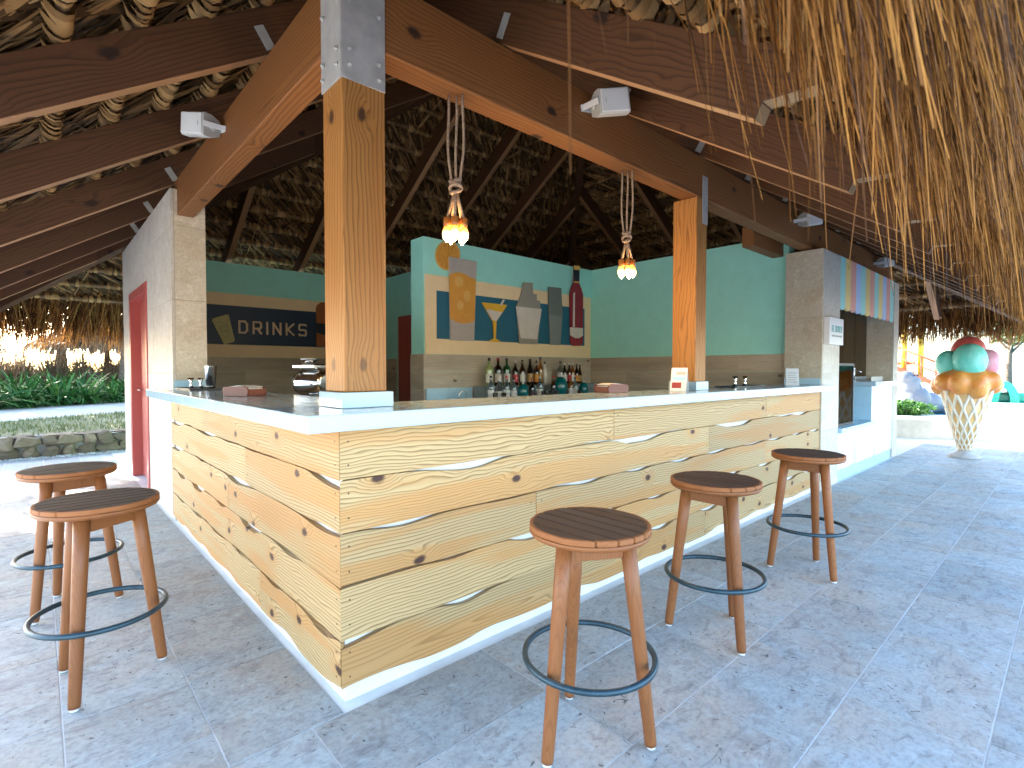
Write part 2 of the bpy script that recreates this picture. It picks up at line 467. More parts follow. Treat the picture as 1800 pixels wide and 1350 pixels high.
M['amber'] = plain('amber socket', (0.42, 0.15, 0.03), 0.35)

# ------------------------------------------------------------------ ground, floor
SLOPE = 0.65
ZB = 2.82                                # rafter underside over the beams
XB0, YB0, XB1, YB1 = 0.05, 0.08, 8.40, 6.35   # outer faces of the plate beams
EAVE = 1.45

def lawn_mat():
    t = NT('lawn soil', 0.9)
    n = t.noise(t.obj(), 3.0, 5.0, 0.7)
    t.col(t.mix(t.maprange(n, 0.35, 0.65, 0, 1), (0.09, 0.11, 0.035), (0.22, 0.19, 0.10)))
    t.bump(t.noise(t.obj(), 40, 4, 0.7), 0.5, 0.03)
    return t.m
def sand_mat():
    t = NT('pale sand', 0.9)
    n = t.noise(t.obj(), 0.8, 6.0, 0.65)
    t.col(t.mix(t.maprange(n, 0.3, 0.7, 0, 1), (0.36, 0.325, 0.27), (0.46, 0.42, 0.36)))
    t.bump(t.noise(t.obj(), 12, 5, 0.7), 0.4, 0.03)
    return t.m
M['lawn'] = lawn_mat(); M['sand'] = sand_mat()
tag(MB().box(-600, 600, -600, 600, -0.6, -0.012).build('ground', M['sand']), kind='structure')
floor = tag(MB().box(-5.5, 16.6, -6.0, 8.2, -0.2, 0.0).build('floor', M['grout']), kind='structure')
# tiles: 6 mm thick pavers on the grout bed
cnt = 0
def tile(x0, x1, y0, y1):
    global cnt
    g = 0.003
    dz = random.uniform(-0.0006, 0.0006)
    cx, cy = (x0 + x1) / 2, (y0 + y1) / 2
    hx, hy = (x1 - x0) / 2 - g, (y1 - y0) / 2 - g
    o = MB().box(-hx, hx, -hy, hy, -0.004, 0.0025 + dz).build('tile', M['tile'], floor, fix=False)
    o.location = (cx, cy, 0.0); cnt += 1
# rows along x in front of the right hand face
row = 0
yb = -0.05
tiles = []
for k in range(9):
    y1 = yb - 0.4 * k; y0 = y1 - 0.4
    x = -3.4 + (0.38 * ((k * 2) % 3))
    while x < 10.3:
        L = random.choice([0.38, 0.76, 0.76, 0.6])
        tiles.append((x, min(x + L, 10.3), y0, y1)); x += L
# rows along y beside the left hand face
for k in range(7):
    x1 = -0.02 - 0.38 * k; x0 = x1 - 0.38
    y = -0.05 + (0.2 * (k % 2))
    if k % 2: tiles.append((x0, x1, -0.05, y))
    while y < 8.0:
        L = random.choice([0.4, 0.6, 0.6, 0.8])
        tiles.append((x0, x1, y, min(y + L, 8.0))); y += L
def vis(t):
    p = Vector(((t[0] + t[1]) / 2, (t[2] + t[3]) / 2, 0)) - CAM
    d = p.dot(fwd); x = p.dot(_rt)
    return (d > 0.9 and abs(x) < d * 1.0 + 0.6), d
tiles.sort(key=lambda t: (not vis(t)[0], vis(t)[1]))
nv = min(295, sum(1 for t in tiles if vis(t)[0]))
near, rest = tiles[:nv], tiles[nv:]
for t in near: tile(*t)
if rest:
    b = MB()
    for x0, x1, y0, y1 in rest: b.box(x0 + .0022, x1 - .0022, y0 + .0022, y1 - .0022, -0.003, 0.004)
    tag(b.build('far_tile', M['tile'], floor, fix=False), kind='stuff')

# ------------------------------------------------------------------ bar counter
bar = thing('bar_counter', 'L-shaped bar clad in wavy-edged pine planks with pale blue-white top', 'bar counter')
LX, LY = 5.16, 3.2
# substrate (white board), recessed plinth included
b = MB()
b.box(0.012, LX, 0.012, 0.10, 0.0, 1.035)
b.box(0.012, 0.10, 0.10, LY, 0.0, 1.035)
b.build('white_backing', M['white'], bar)
def wavy(L, amp, seed, lo, hi, thr=0.0):
    r = random.Random(seed)
    n = max(8, int(L / 0.025))
    ph = [(r.uniform(0.5, 1.9), r.uniform(0, 6.28), r.uniform(.5, 1)) for _ in range(3)] + [(r.uniform(2.2, 3.4), r.uniform(0, 6.28), .22)]
    out = []
    for i in range(n + 1):
        x = L * i / n
        s_ = sum(a_ * math.sin(f_ * 2 * PI * x / 1.0 + p_) for f_, p_, a_ in ph) / 1.7
        q_ = (s_ - thr) / (1.0 - thr) * 1.1
        s_ = math.log(1 + math.exp(q_ * 7)) / 7
        s_ = min(1.15, s_)
        out.append(lo + (hi - lo) * s_)
    return out
rows_z = [1.035, 0.843, 0.646, 0.447, 0.249, 0.052]
jr = [[1.634, 3.80], [2.78], [0.997, 3.78], [3.2], [2.73]]
jl = [[2.085], [1.148], [1.494], [], [0.916]]
def plank_run(axis, total, joints):
    for k in range(5):
        cuts = [-0.018] + joints[k] + [total]
        zt, zb = rows_z[k], rows_z[k + 1]
        top_all = wavy(total + 0.02, 1, 100 + k * 7 + (50 if axis == 'Y' else 0), -0.002, -0.031, -0.1) if k else None
        bot_all = wavy(total + 0.02, 1, 300 + k * 11 + (50 if axis == 'Y' else 0), 0.0, 0.008 if k < 4 else 0.02, 0.1 if k < 4 else -0.6)
        for a, c in zip(cuts[:-1], cuts[1:]):
            a2, c2 = a + (0.0015 if a > 0 else 0), c - 0.0015
            n = max(4, int((c2 - a2) / 0.03))
            us = [a2 + (c2 - a2) * i / n for i in range(n + 1)]
            def samp(arr, u):
                q = (u + 0.02) / (total + 0.02) * (len(arr) - 1); i = min(int(max(q, 0)), len(arr) - 2); f = q - i
                return arr[i] * (1 - f) + arr[i + 1] * f
            tops = [zt + (samp(top_all, u) if top_all else 0) for u in us]
            bots = [zb + samp(bot_all, u) for u in us]
            if k == 4: bots = [zb + samp(bot_all, u) * 1.3 - 0.004 for u in us]
            dpt = -0.018 + random.uniform(-0.002, 0.002)
            vs, fs = [], []
            for iu, (u, t_, b_) in enumerate(zip(us, tops, bots)):
                for d, z in ((dpt, b_), (dpt, t_), (0.010, t_), (0.010, b_)):
                    u_ = d + 0.0006 if (iu == 0 and a < 0) else u          # mitred at the corner
                    vs.append((u_, d, z) if axis == 'X' else (d, u_, z))
            for i in range(n):
                p, q = i * 4, i * 4 + 4
                fs += [(p, q, q + 1, p + 1), (p + 1, q + 1, q + 2, p + 2), (p + 2, q + 2, q + 3, p + 3), (p + 3, q + 3, q, p)]
            fs += [(0, 1, 2, 3), (n * 4 + 3, n * 4 + 2, n * 4 + 1, n * 4)]
            pk = MB().add(vs, fs).build('plank', M['pineX' if axis == 'X' else 'pineY'], bar, bev=0.003)
            for un in (a2 + 0.035, c2 - 0.035):
                for zn in (zb + 0.055, zt - 0.05):
                    c0 = Vector((un, dpt - 0.0012, zn)) if axis == 'X' else Vector((dpt - 0.0012, un, zn))
                    c1 = c0 + (Vector((0, 0.003, 0)) if axis == 'X' else Vector((0.003, 0, 0)))
                    MB().tube([c0, c1], 0.0034, 7).build('nail', M['nailhead'], pk)
plank_run('X', LX, jr)
# left run starts behind the right run's corner thickness
def shift_left():
    plank_run('Y', LY, jl)
rows_save = rows_z
shift_left()
# countertop: an L with its own thickness
oh_l, oh_r, inn = -0.185, -0.155, 0.34
poly = [(oh_l, oh_r), (LX, oh_r), (LX, inn), (inn, inn), (inn, LY), (oh_l, LY)]
MB().prism(poly, lambda p: (p[0], p[1], 1.04), lambda p: (p[0], p[1], 1.10)).build('countertop', M['counter'], bar, bev=0.004)
MB().box(0.008, 0.245, LY - 0.014, LY - 0.002, 1.101, 1.165).build('splash_strip', M['blueblk'], bar)
MB().box(LX - 0.014, LX - 0.002, -0.02, 0.33, 1.101, 1.165).build('splash_strip', M['blueblk'], bar)
MB().box(0.03, 0.25, 0.06, 0.28, 1.101, 1.162).build('post_plinth', M['counter'], bar, bev=0.003)
MB().box(2.735, 2.92, 0.062, 0.29, 1.101, 1.165).build('post_plinth', M['counter'], bar, bev=0.003)

# ------------------------------------------------------------------ posts and beams
p1 = thing('timber_post', 'thick square pine post at the bar corner with large steel plates', 'post', (0.14, 0.17, 1.163))
MB().box(-0.09, 0.09, -0.09, 0.09, 0.0, 1.70).build('post_shaft', M['post'], p1, bev=0.005)
pb, ptop = 2.36 - 1.163, 2.90 - 1.163
for side in (0, 1):
    mk = (lambda u0, u1, z0, z1, d0, d1: MB().box(u0, u1, -0.09 - d1, -0.09 - d0, z0, z1)) if side == 0 else (lambda u0, u1, z0, z1, d0, d1: MB().box(-0.09 - d1, -0.09 - d0, u0, u1, z0, z1))
    plate = mk(-0.0885 if side else -0.096, 0.0885, pb, ptop, 0.001, 0.0065).build('steel_plate', M['steel'], p1, bev=0.001)
    for bu, bz in ((-.062, .055), (-.062, .115), (.062, .04), (.062, .10), (-.062, .30), (.062, .285), (-.062, .40), (.062, .39)):
        c = Vector((bu, -0.0965, pb + bz)) if side == 0 else Vector((-0.0965, bu, pb + bz))
        n_ = Vector((0, -1, 0)) if side == 0 else Vector((-1, 0, 0))
        MB().tube([c, c + n_ * 0.006], 0.0105, 6).tube([c, c + n_ * 0.013], 0.0055, 8).build('bolt', M['steel'], plate)

p2 = thing('timber_post', 'slim square pine post further along the bar with a steel strap', 'post', (2.828, 0.175, 1.166))
MB().box(-0.078, 0.078, -0.095, 0.095, 0.0, 1.352).build('post_shaft', M['post'], p2, bev=0.005)
st = MB().box(0.0, 0.0775, -0.1005, -0.0965, 1.17, 1.52).build('steel_strap', M['steel'], p2)
for bz in (1.21, 1.25, 1.29, 1.40, 1.44, 1.48):
    for bx in (0.022, 0.055):
        c = Vector((bx, -0.1005, bz))
        MB().tube([c, c + Vector((0, -0.005, 0))], 0.005, 6).build('bolt', M['steel'], st)

def beam(a, b_, w_, z0, z1, label, along):
    # a,b_: outer-face start and end; w_: inward thickness vector
    a, b_, w_ = Vector(a), Vector(b_), Vector(w_)
    L = (b_ - a).length; d = (b_ - a).normalized()
    t = thing('timber_beam', label, 'beam', (a.x + w_.x / 2, a.y + w_.y / 2, z0), math.atan2(d.y, d.x))
    MB().box(0, L, -w_.length / 2, w_.length / 2, 0, z1 - z0).build('beam_timber', M['beam'], t, bev=0.006)
    return t
beam((0.231, YB0, 0), (8.46, YB0, 0), (0, 0.13, 0), 2.521, 2.818, 'long dark pine beam from the corner post over the striped kiosk awning', 'X')
beam((XB0, 0.261, 0), (XB0, 3.3, 0), (0.115, 0, 0), 2.522, 2.819, 'dark pine beam from the corner post into the travertine wall', 'Y')
bb = beam((LX + 0.25, 0.40, 0), (4.5, 0.40, 0), (0, 0.12, 0), 2.50, 2.70, 'short dark pine cross beam end above the mint wall', 'X')

# ------------------------------------------------------------------ walls
def slabs(parent, axis, pos, a0, a1, z0, z1, th, mat, cw, chh, holes=(), seed=1):
    """clad a wall face with stone slabs; axis 'x': plane x=pos, runs along y"""
    r = random.Random(seed)
    z = z0; k = 0
    while z < z1 - 1e-3:
        zt = min(z + chh, z1)
        if z1 - zt < 0.12: zt = z1
        a = a0; off = (0.5 * cw if k % 2 else 0)
        first = True
        while a < a1 - 1e-3:
            e = min(a + (cw - (off if first else 0)), a1)
            if a1 - e < 0.10: e = a1
            first = False
            segs = [(a, e, z, zt)]
            for (h0, h1, g0, g1) in holes:
                ns = []
                for (s0, s1, t0, t1) in segs:
                    if s1 <= h0 or s0 >= h1 or t1 <= g0 or t0 >= g1: ns.append((s0, s1, t0, t1)); continue
                    if s0 < h0: ns.append((s0, h0, t0, t1))
                    if s1 > h1: ns.append((h1, s1, t0, t1))
                    m0, m1 = max(s0, h0), min(s1, h1)
                    if t0 < g0: ns.append((m0, m1, t0, g0))
                    if t1 > g1: ns.append((m0, m1, g1, t1))
                segs = ns
            for (s0, s1, t0, t1) in segs:
                if s1 - s0 < 0.01 or t1 - t0 < 0.01: continue
                g = 0.0012; dd = r.uniform(-0.0008, 0.0008)
                bx = MB()
                if axis == 'x': bx.box(pos + dd, pos + th, s0 + g, s1 - g, t0 + g, t1 - g)
                else: bx.box(s0 + g, s1 - g, pos + dd, pos + th, t0 + g, t1 - g)
                bx.build('stone_slab', mat, parent, fix=False)
            a = e
        z = zt; k += 1

lw = thing('stone_wall', 'pale travertine wall with a coral red door at the end of the bar', 'wall')
DO = (4.47, 5.76, 0.0, 2.14)
b = MB()
b.box(0.022, 0.25, LY + 0.022, DO[0], 0, 2.72); b.box(0.022, 0.25, DO[1], 6.4, 0, 2.72); b.box(0.022, 0.25, DO[0], DO[1], DO[3], 2.72)
b.build('wall_core', M['white'], lw)
slabs(lw, 'x', 0.0, LY, 6.4, 0.0, 2.735, 0.0215, M['travlight'], 0.95, 0.61, [DO], 3)
slabs(lw, 'y', LY, 0.0225, 0.252, 0.0, 2.735, 0.0215, M['trav'], 0.6, 0.61, [], 4)
dr = MB()
f = 0.10
dr.box(-0.012, 0.16, DO[0] + .001, DO[0] + f, 0.006, DO[3] - .001); dr.box(-0.012, 0.16, DO[1] - f, DO[1] - .001, 0.006, DO[3] - .001); dr.box(-0.012, 0.16, DO[0] + f, DO[1] - f, DO[3] - f, DO[3] - .001)
dfr = dr.build('door_frame', M['red'], lw, bev=0.004)
dp = MB().box(0.085, 0.12, DO[0] + f + .003, DO[1] - f - .003, 0.012, DO[3] - f - .003).build('door', M['red'], lw)
MB().box(0.075, 0.084, DO[0] + f + .12, DO[1] - f - .12, 0.25, 0.95).box(0.075, 0.084, DO[0] + f + .12, DO[1] - f - .12, 1.1, 1.9).build('door_panel', M['red'], dp, bev=0.003)
MB().tube([(0.085, DO[1] - f - 0.09, 1.02), (0.04, DO[1] - f - 0.09, 1.02), (0.04, DO[1] - f - 0.2, 1.02)], 0.009, 8).build('handle', M['chrome'], dp)

# pillar and end pier of the kiosk
pil = thing('stone_pillar', 'square travertine pillar between the plank bar and the kiosk window', 'pillar')
PX0, PX1 = LX, 5.73
MB().box(PX0 + 0.022, PX1 - 0.002, -0.008, 0.33, 0, 2.50).build('pillar_core', M['white'], pil)
slabs(pil, 'x', PX0, -0.03, 0.335, 0.0, 2.505, 0.0215, M['trav'], 0.6, 0.9, [], 5)
slabs(pil, 'y', -0.03, PX0 + 0.0225, PX1, 0.0, 2.505, 0.0215, M['travlight'], 0.9, 0.61, [], 6)
pier = thing('stone_pillar', 'narrow pale travertine end pier beyond the kiosk window', 'pillar')
MB().box(8.222, 8.47, -0.008, 0.30, 0, 2.50).build('pillar_core', M['white'], pier)
slabs(pier, 'y', -0.03, 8.2, 8.47, 0.0, 2.505, 0.0215, M['travlight'], 0.9, 0.61, [], 8)
slabs(pier, 'x', 8.2, -0.007, 0.30, 0.0, 2.505, 0.0215, M['trav'], 0.6, 0.61, [], 9)

def planks_grid(parent, axis, pos, a0, a1, z0, z1, th, mat, cw=1.2, chh=0.2, seed=1):
    r = random.Random(seed); z = z1; k = 0
    while z > z0 + 1e-3:
        zb = max(z - chh, z0)
        a = a0; first = True
        while a < a1 - 1e-3:
            e = min(a + (cw * r.uniform(.35, .95) if first else cw), a1); first = False
            if a1 - e < 0.1: e = a1
            g = 0.001
            bx = MB()
            if axis == 'x': bx.box(pos, pos + th, a + g, e - g, zb + g, z - g)
            else: bx.box(a + g, e - g, pos, pos + th, zb + g, z - g)
            bx.build('wood_tile', mat, parent, fix=False)
            a = e
        z = zb; k += 1

WT, WZ = 2.73, 1.43      # wall top, wainscot top
# mint wall along y
mw = thing('mint_wall', 'mint green wall with greige wood tiles beside the stone pillar', 'wall')
MB().box(5.27, 5.42, 0.34, 3.35, 0, WT).build('plaster', M['teal'], mw)
planks_grid(mw, 'x', 5.252, 0.34, 3.085, 0.0, WZ, 0.016, M['wainY'], 1.2, 0.2, 21)
# partition with the artwork
pw = thing('partition_wall', 'mint green back bar partition with a cream and blue art panel', 'wall')
MB().box(2.35, 5.268, 3.09, 3.35, 0, WT).build('plaster', M['teal'], pw)
planks_grid(pw, 'y', 3.074, 2.335, 5.25, 0.0, WZ, 0.014, M['wainX'], 1.2, 0.2, 22)
planks_grid(pw, 'x', 2.335, 3.0885, 3.351, 0.0, WZ, 0.013, M['wainY'], 1.2, 0.2, 23)
panel = MB().box(2.36, 5.24, 3.072, 3.089, WZ + 0.002, 2.317).build('cream_panel', M['cream'], pw, bev=0.002)
tl, br_ = hit(767.4, 512, 1, 3.07), hit(1027, 609, 1, 3.07)
MB().box(tl.x, br_.x, 3.066, 3.0715, 1.605, 2.145).build('blue_panel', M['navy'], panel)
# wall behind the partition with the red door
iw = thing('inner_wall', 'dark mint wall behind the partition with a maroon door', 'wall')
MB().box(3.35, 3.5, 3.352, 6.10, 0, WT).build('plaster', M['teal'], iw)
planks_grid(iw, 'x', 3.336, 5.4, 6.08, 0.0, WZ, 0.013, M['wainY'], 1.2, 0.2, 24)
d_ = MB().box(3.325, 3.349, 4.30, 5.33, 0.0, 2.08).build('door', M['red'], iw, bev=0.004)
MB().box(3.318, 3.3245, 4.40, 5.23, 0.1, 1.98).build('door_panel', M['red'], d_)
# back wall with DRINKS band
bw = thing('back_wall', 'long back wall with mint paint and a cream band', 'wall')
MB().box(0.252, 8.2, 6.12, 6.38, 0, WT).build('plaster', M['teal'], bw)
planks_grid(bw, 'y', 6.105, 0.252, 3.33, 0.0, WZ, 0.014, M['wainX'], 1.2, 0.2, 25)
band = MB().box(0.254, 3.33, 6.098, 6.1195, WZ + 0.002, 2.31).build('cream_panel', M['cream'], bw)
MB().box(0.255, 2.95, 6.092, 6.0975, 1.605, 2.142).build('navy_panel', M['navy2'], band)
MB().box(1.95, 2.05, 6.098, 6.104, 1.09, 1.15).build('wall_socket', M['greyplastic'], bw)
# outer walls that close the building
ew = thing('end_wall', 'travertine end wall of the kiosk under the far eave', 'wall')
MB().box(8.222, 8.44, 0.302, 6.4, 0, 2.72).build('wall_core', M['travlight'], ew)

# ------------------------------------------------------------------ sign lettering helper: strokes as thin raised bars
def strokes(mb, lines, place, w, d0, d1):
    """lines: list of polylines in local 2D; place(u,v,d)->world"""
    for ln in lines:
        for k_, (a, b_) in enumerate(zip(ln[:-1], ln[1:])):
            ax, ay = a; bx, by = b_; dk = 0.00035 * (len(mb.v) // 8 % 9)
            L = math.hypot(bx - ax, by - ay) or 1e-6
            tx, ty = (bx - ax) / L, (by - ay) / L
            ax -= tx * w * .5; ay -= ty * w * .5; bx += tx * w * .5; by += ty * w * .5
            nx, ny = -ty * w / 2, tx * w / 2
            q = [(ax + nx, ay + ny), (bx + nx, by + ny), (bx - nx, by - ny), (ax - nx, ay - ny)]
            mb.prism(q, lambda p: place(p[0], p[1], d0 + dk), lambda p: place(p[0], p[1], d1))
GL = {
 'D': [[(0, 0), (0, 1), (.72, 1), (1, .78), (1, .22), (.72, 0), (0, 0)]],
 'R': [[(0, 0), (0, 1), (.85, 1), (1, .88), (1, .58), (.85, .42), (0, .42)], [(.5, .42), (1, 0)]],
 'I': [[(0, 0), (0, 1)]],
 'N': [[(0, 0), (0, 1), (1, 0), (1, 1)]],
 'K': [[(0, 0), (0, 1)], [(1, 1), (.15, .5), (1, 0)], [(0, .5), (.15, .5)]],
 'S': [[(1, .95), (.85, 1), (.12, 1), (0, .88), (0, .6), (.12, .5), (.88, .5), (1, .38), (1, .12), (.88, 0), (.1, 0), (0, .06)]],
 'E': [[(1, 1), (0, 1), (0, 0), (1, 0)], [(0, .5), (.85, .5)]],
 'L': [[(0, 1), (0, 0), (1, 0)]],
 'O': [[(0, .15), (0, .85), (.2, 1), (.8, 1), (1, .85), (1, .15), (.8, 0), (.2, 0), (0, .15)]],
 'B': [[(0, 0), (0, 1), (.8, 1), (1, .88), (1, .62), (.8, .5), (0, .5)], [(.8, .5), (1, .38), (1, .12), (.8, 0), (0, 0)]],
 'T': [[(0, 1), (1, 1)], [(.5, 1), (.5, 0)]],
 'Y': [[(0, 1), (.5, .5), (1, 1)], [(.5, .5), (.5, 0)]],
}
def word(txt, x0, z0, wch, h, gap, place, w, d0, d1, name, mat, parent):
    mb = MB(); x = x0
    for ch in txt:
        if ch == ' ': x += wch * .7; continue
        ww = 0.0 if ch == 'I' else wch
        strokes(mb, [[(x + u * ww, z0 + v * h) for u, v in ln] for ln in GL[ch]], place, w, d0, d1)
        x += ww + gap
    return mb.build(name, mat, parent, fix=True)
# DRINKS
yD = 6.085
a = hit(421, 584, 1, yD); c = hit(538, 586, 1, yD)
M['letter'] = plain('cream lettering', (0.72, 0.56, 0.36), 0.5)
sg = thing('drinks_lettering', 'cream raised DRINKS lettering on the navy band', 'sign')
wd = (c.x - a.x)
wch = (wd - 5 * 0.085) / 5.0
word('DRINKS', a.x, 1.775, wch, 0.158, 0.085, lambda u, v, d: (u, d, v), 0.026, yD, 6.0915, 'lettering', M['letter'], sg)
# cut-out figures
def cutout(name, pts_px, y, th, mat, parent=None, dy=0.0):
    P = [hit(px, py, 1, y + dy) for px, py in pts_px]
    return MB().prism([(p.x, p.z) for p in P], lambda p: (p[0], y + dy, p[1]), lambda p: (p[0], y + dy + th, p[1])).build(name, mat, parent)
def z4(*pts): return [(700 + x / 5.0, 400 + y / 5.0) for x, y in pts]
def ell(cx, cy, rx, ry, n=28, a0=0, a1=360): return [(cx + rx * math.cos(R(a0 + (a1 - a0) * i / n)), cy + ry * math.sin(R(a0 + (a1 - a0) * i / n))) for i in range(n)]
YA = 3.045
def figure(name, label): return thing(name, label, 'wall art', group=None)
mm = lambda n, c, r=0.5: M.setdefault(n, plain(n, c, r, var=0.05, scale=12))
mm('art grey', (0.46, 0.43, 0.40)); mm('art orange', (0.70, 0.34, 0.05)); mm('art lightorange', (0.74, 0.44, 0.12)); mm('art yellow', (0.78, 0.46, 0.03)); mm('art white', (0.70, 0.66, 0.60))
mm('art khaki', (0.33, 0.32, 0.27)); mm('art slate', (0.16, 0.185, 0.18)); mm('art slate2', (0.22, 0.25, 0.24)); mm('art wine', (0.27, 0.012, 0.03)); mm('art dark', (0.01, 0.02, 0.04)); mm('art lime', (0.45, 0.43, 0.17)); mm('art brown', (0.36, 0.12, 0.03))
# tall glass with orange slice
g = figure('highball_cutout', 'tall grey highball glass cut-out filled with orange juice')
cutout('glass_board', z4((450, 255), (690, 300), (668, 998), (462, 990)), YA, 0.02, M['art grey'], g)
jb = cutout('juice', z4((448, 420), (480, 400), (530, 392), (580, 405), (640, 440), (682, 455), (672, 820), (630, 840), (560, 845), (500, 825), (458, 795)), YA, 0.006, M['art orange'], g, -0.0065)
for cx, cy, rx, ry in ((535, 475, 38, 46), (607, 605, 30, 50), (545, 685, 30, 40)):
    cutout('ice_disc', z4(*ell(cx, cy, rx, ry)), YA, 0.003, M['art lightorange'], jb, -0.0100)
os_ = figure('orange_slice_cutout', 'round orange slice cut-out behind the tall glass')
ob = cutout('slice_rim', z4(*ell(438, 243, 108, 132, 36)), YA, 0.016, M['art lightorange'], os_, 0.022)
of = cutout('slice_flesh', z4(*ell(434, 246, 96, 118, 36)), YA, 0.003, M['art orange'], os_, 0.0185)
for i in range(12):
    q = R(30 * i + 8); ct = (434, 246)
    cutout('segment_line', z4((ct[0] + 8 * math.cos(q + 1.57), ct[1] + 8 * math.sin(q + 1.57) * .4), (ct[0] + 90 * math.cos(q) - 2, ct[1] + 110 * math.sin(q)), (ct[0] + 90 * math.cos(q) + 2, ct[1] + 110 * math.sin(q) + 2)), YA, 0.0015, M['art brown'], of, 0.0165)
# martini
g = figure('martini_cutout', 'yellow martini glass cut-out with a pale straw')
cutout('bowl', z4((738, 657), (960, 680), (866, 822), (832, 822)), YA, 0.016, M['art yellow'], g)
cutout('dotted_drink', z4((776, 722), (810, 720), (850, 735), (916, 744), (866, 818), (834, 818)), YA, 0.004, M['art white'], g, -0.005)
cutout('stem', z4((836, 822), (864, 822), (858, 972), (842, 972)), YA, 0.014, M['art yellow'], g)
cutout('foot', z4((850, 970), (912, 1008), (792, 1002)), YA, 0.012, M['art yellow'], g, -0.002)
cutout('straw', z4((922, 632), (938, 637), (912, 682), (898, 676)), YA, 0.008, M['art white'], g, -0.009)
# shaker, popcorn-like cup
g = figure('stepped_cup_cutout', 'white cup cut-out with a stepped grey top')
cutout('grey_top', z4((1104, 482), (1184, 486), (1186, 580), (1218, 588), (1220, 640), (1248, 646), (1250, 720), (1226, 1026), (1066, 1020), (1040, 690), (1080, 590)), YA, 0.014, M['art khaki'], g)
cutout('white_cup', z4((1036, 692), (1262, 716), (1220, 982), (1078, 972)), YA, 0.008, M['art white'], g, -0.0085)
g = figure('cocktail_shaker_cutout', 'dark grey two-part cocktail shaker cut-out')
cutout('shaker_lid', z4((1324, 520), (1434, 532), (1446, 780), (1322, 768)), YA, 0.018, M['art slate'], g)
cutout('shaker_cup', z4((1326, 769), (1442, 781), (1426, 1034), (1338, 1030)), YA, 0.014, M['art slate2'], g)
g = figure('wine_bottle_cutout', 'dark red wine bottle cut-out with a cream label')
cutout('bottle_board', z4((1548, 340), (1594, 340), (1592, 490), (1612, 540), (1626, 590), (1622, 1020), (1600, 1040), (1540, 1040), (1516, 1010), (1510, 590), (1522, 540), (1546, 480)), YA, 0.018, M['art wine'], g)
cutout('capsule', z4((1546, 372), (1594, 374), (1592, 478), (1546, 472)), YA, 0.004, M['art dark'], g, -0.0045)
cutout('cork_top', z4((1544, 332), (1598, 338), (1596, 374), (1546, 370)), YA, 0.006, M['art lightorange'], g, -0.0065)
cutout('collar', z4((1546, 470), (1593, 474), (1593, 488), (1546, 484)), YA, 0.006, M['art lightorange'], g, -0.0065)
cutout('label_board', z4((1510, 876), (1624, 884), (1624, 950), (1590, 972), (1560, 972), (1512, 946)), YA, 0.005, M['art white'], g, -0.0055)
cutout('gloss_line', z4((1540, 580), (1554, 566), (1552, 876), (1536, 872)), YA, 0.003, M['art white'], g, -0.0035)
# lime glass and juice on the DRINKS band
def z6(*pts): return [(280 + x / 5.625, 480 + y / 5.625) for x, y in pts]
g = figure('tumbler_cutout', 'tilted lime green tumbler cut-out beside the lettering')
cutout('tumbler_board', z6((522, 470), (530, 448), (668, 408), (686, 414), (746, 660), (736, 682), (655, 704), (640, 700)), 6.07, 0.018, M['art lime'], g)
ic = MB()
pl_ = lambda u, v, d: (hit(280 + u / 5.625, 480 + v / 5.625, 1, d))
def pxline(mb, pts, wpx, d0, d1):
    strokes(mb, [pts], lambda u, v, d: hit(280 + u / 5.625, 480 + v / 5.625, 1, d), wpx, d0, d1)
pxline(ic, [(605, 530), (672, 520), (682, 574), (618, 586), (605, 530)], 5, 6.066, 6.0695)
pxline(ic, [(560, 500), (596, 474), (630, 498)], 2.5, 6.067, 6.0695); pxline(ic, [(620, 608), (664, 642), (692, 602)], 2.5, 6.067, 6.0695)
ic.build('ice_outline', M['art slate'], g)
g = figure('bottle_cutout', 'orange brown bottle cut-out partly hidden behind the corner post')
cutout('bottle_board', z6((1552, 350), (1565, 315), (1600, 290), (1700, 290), (1730, 350), (1730, 735), (1556, 722)), 6.07, 0.018, M['art brown'], g)
cutout('dark_band', z6((1552, 495), (1730, 505), (1730, 640), (1600, 605), (1552, 580)), 6.07, 0.005, M['art dark'], g, -0.0055)

# ------------------------------------------------------------------ roof
roof = thing('thatched_roof', 'large hipped palm thatch roof on dark timber rafters over the bar', 'roof')
X0, Y0, X1, Y1 = XB0 - EAVE, YB0 - EAVE, XB1 + EAVE, YB1 + EAVE       # eave rectangle
HALF = (Y1 - Y0) / 2
ZE = ZB - SLOPE * EAVE                    # rafter underside at the eave
VT = 0.245                                # vertical depth of a rafter
ang = math.atan(SLOPE)
ca, sa = math.cos(ang), math.sin(ang)
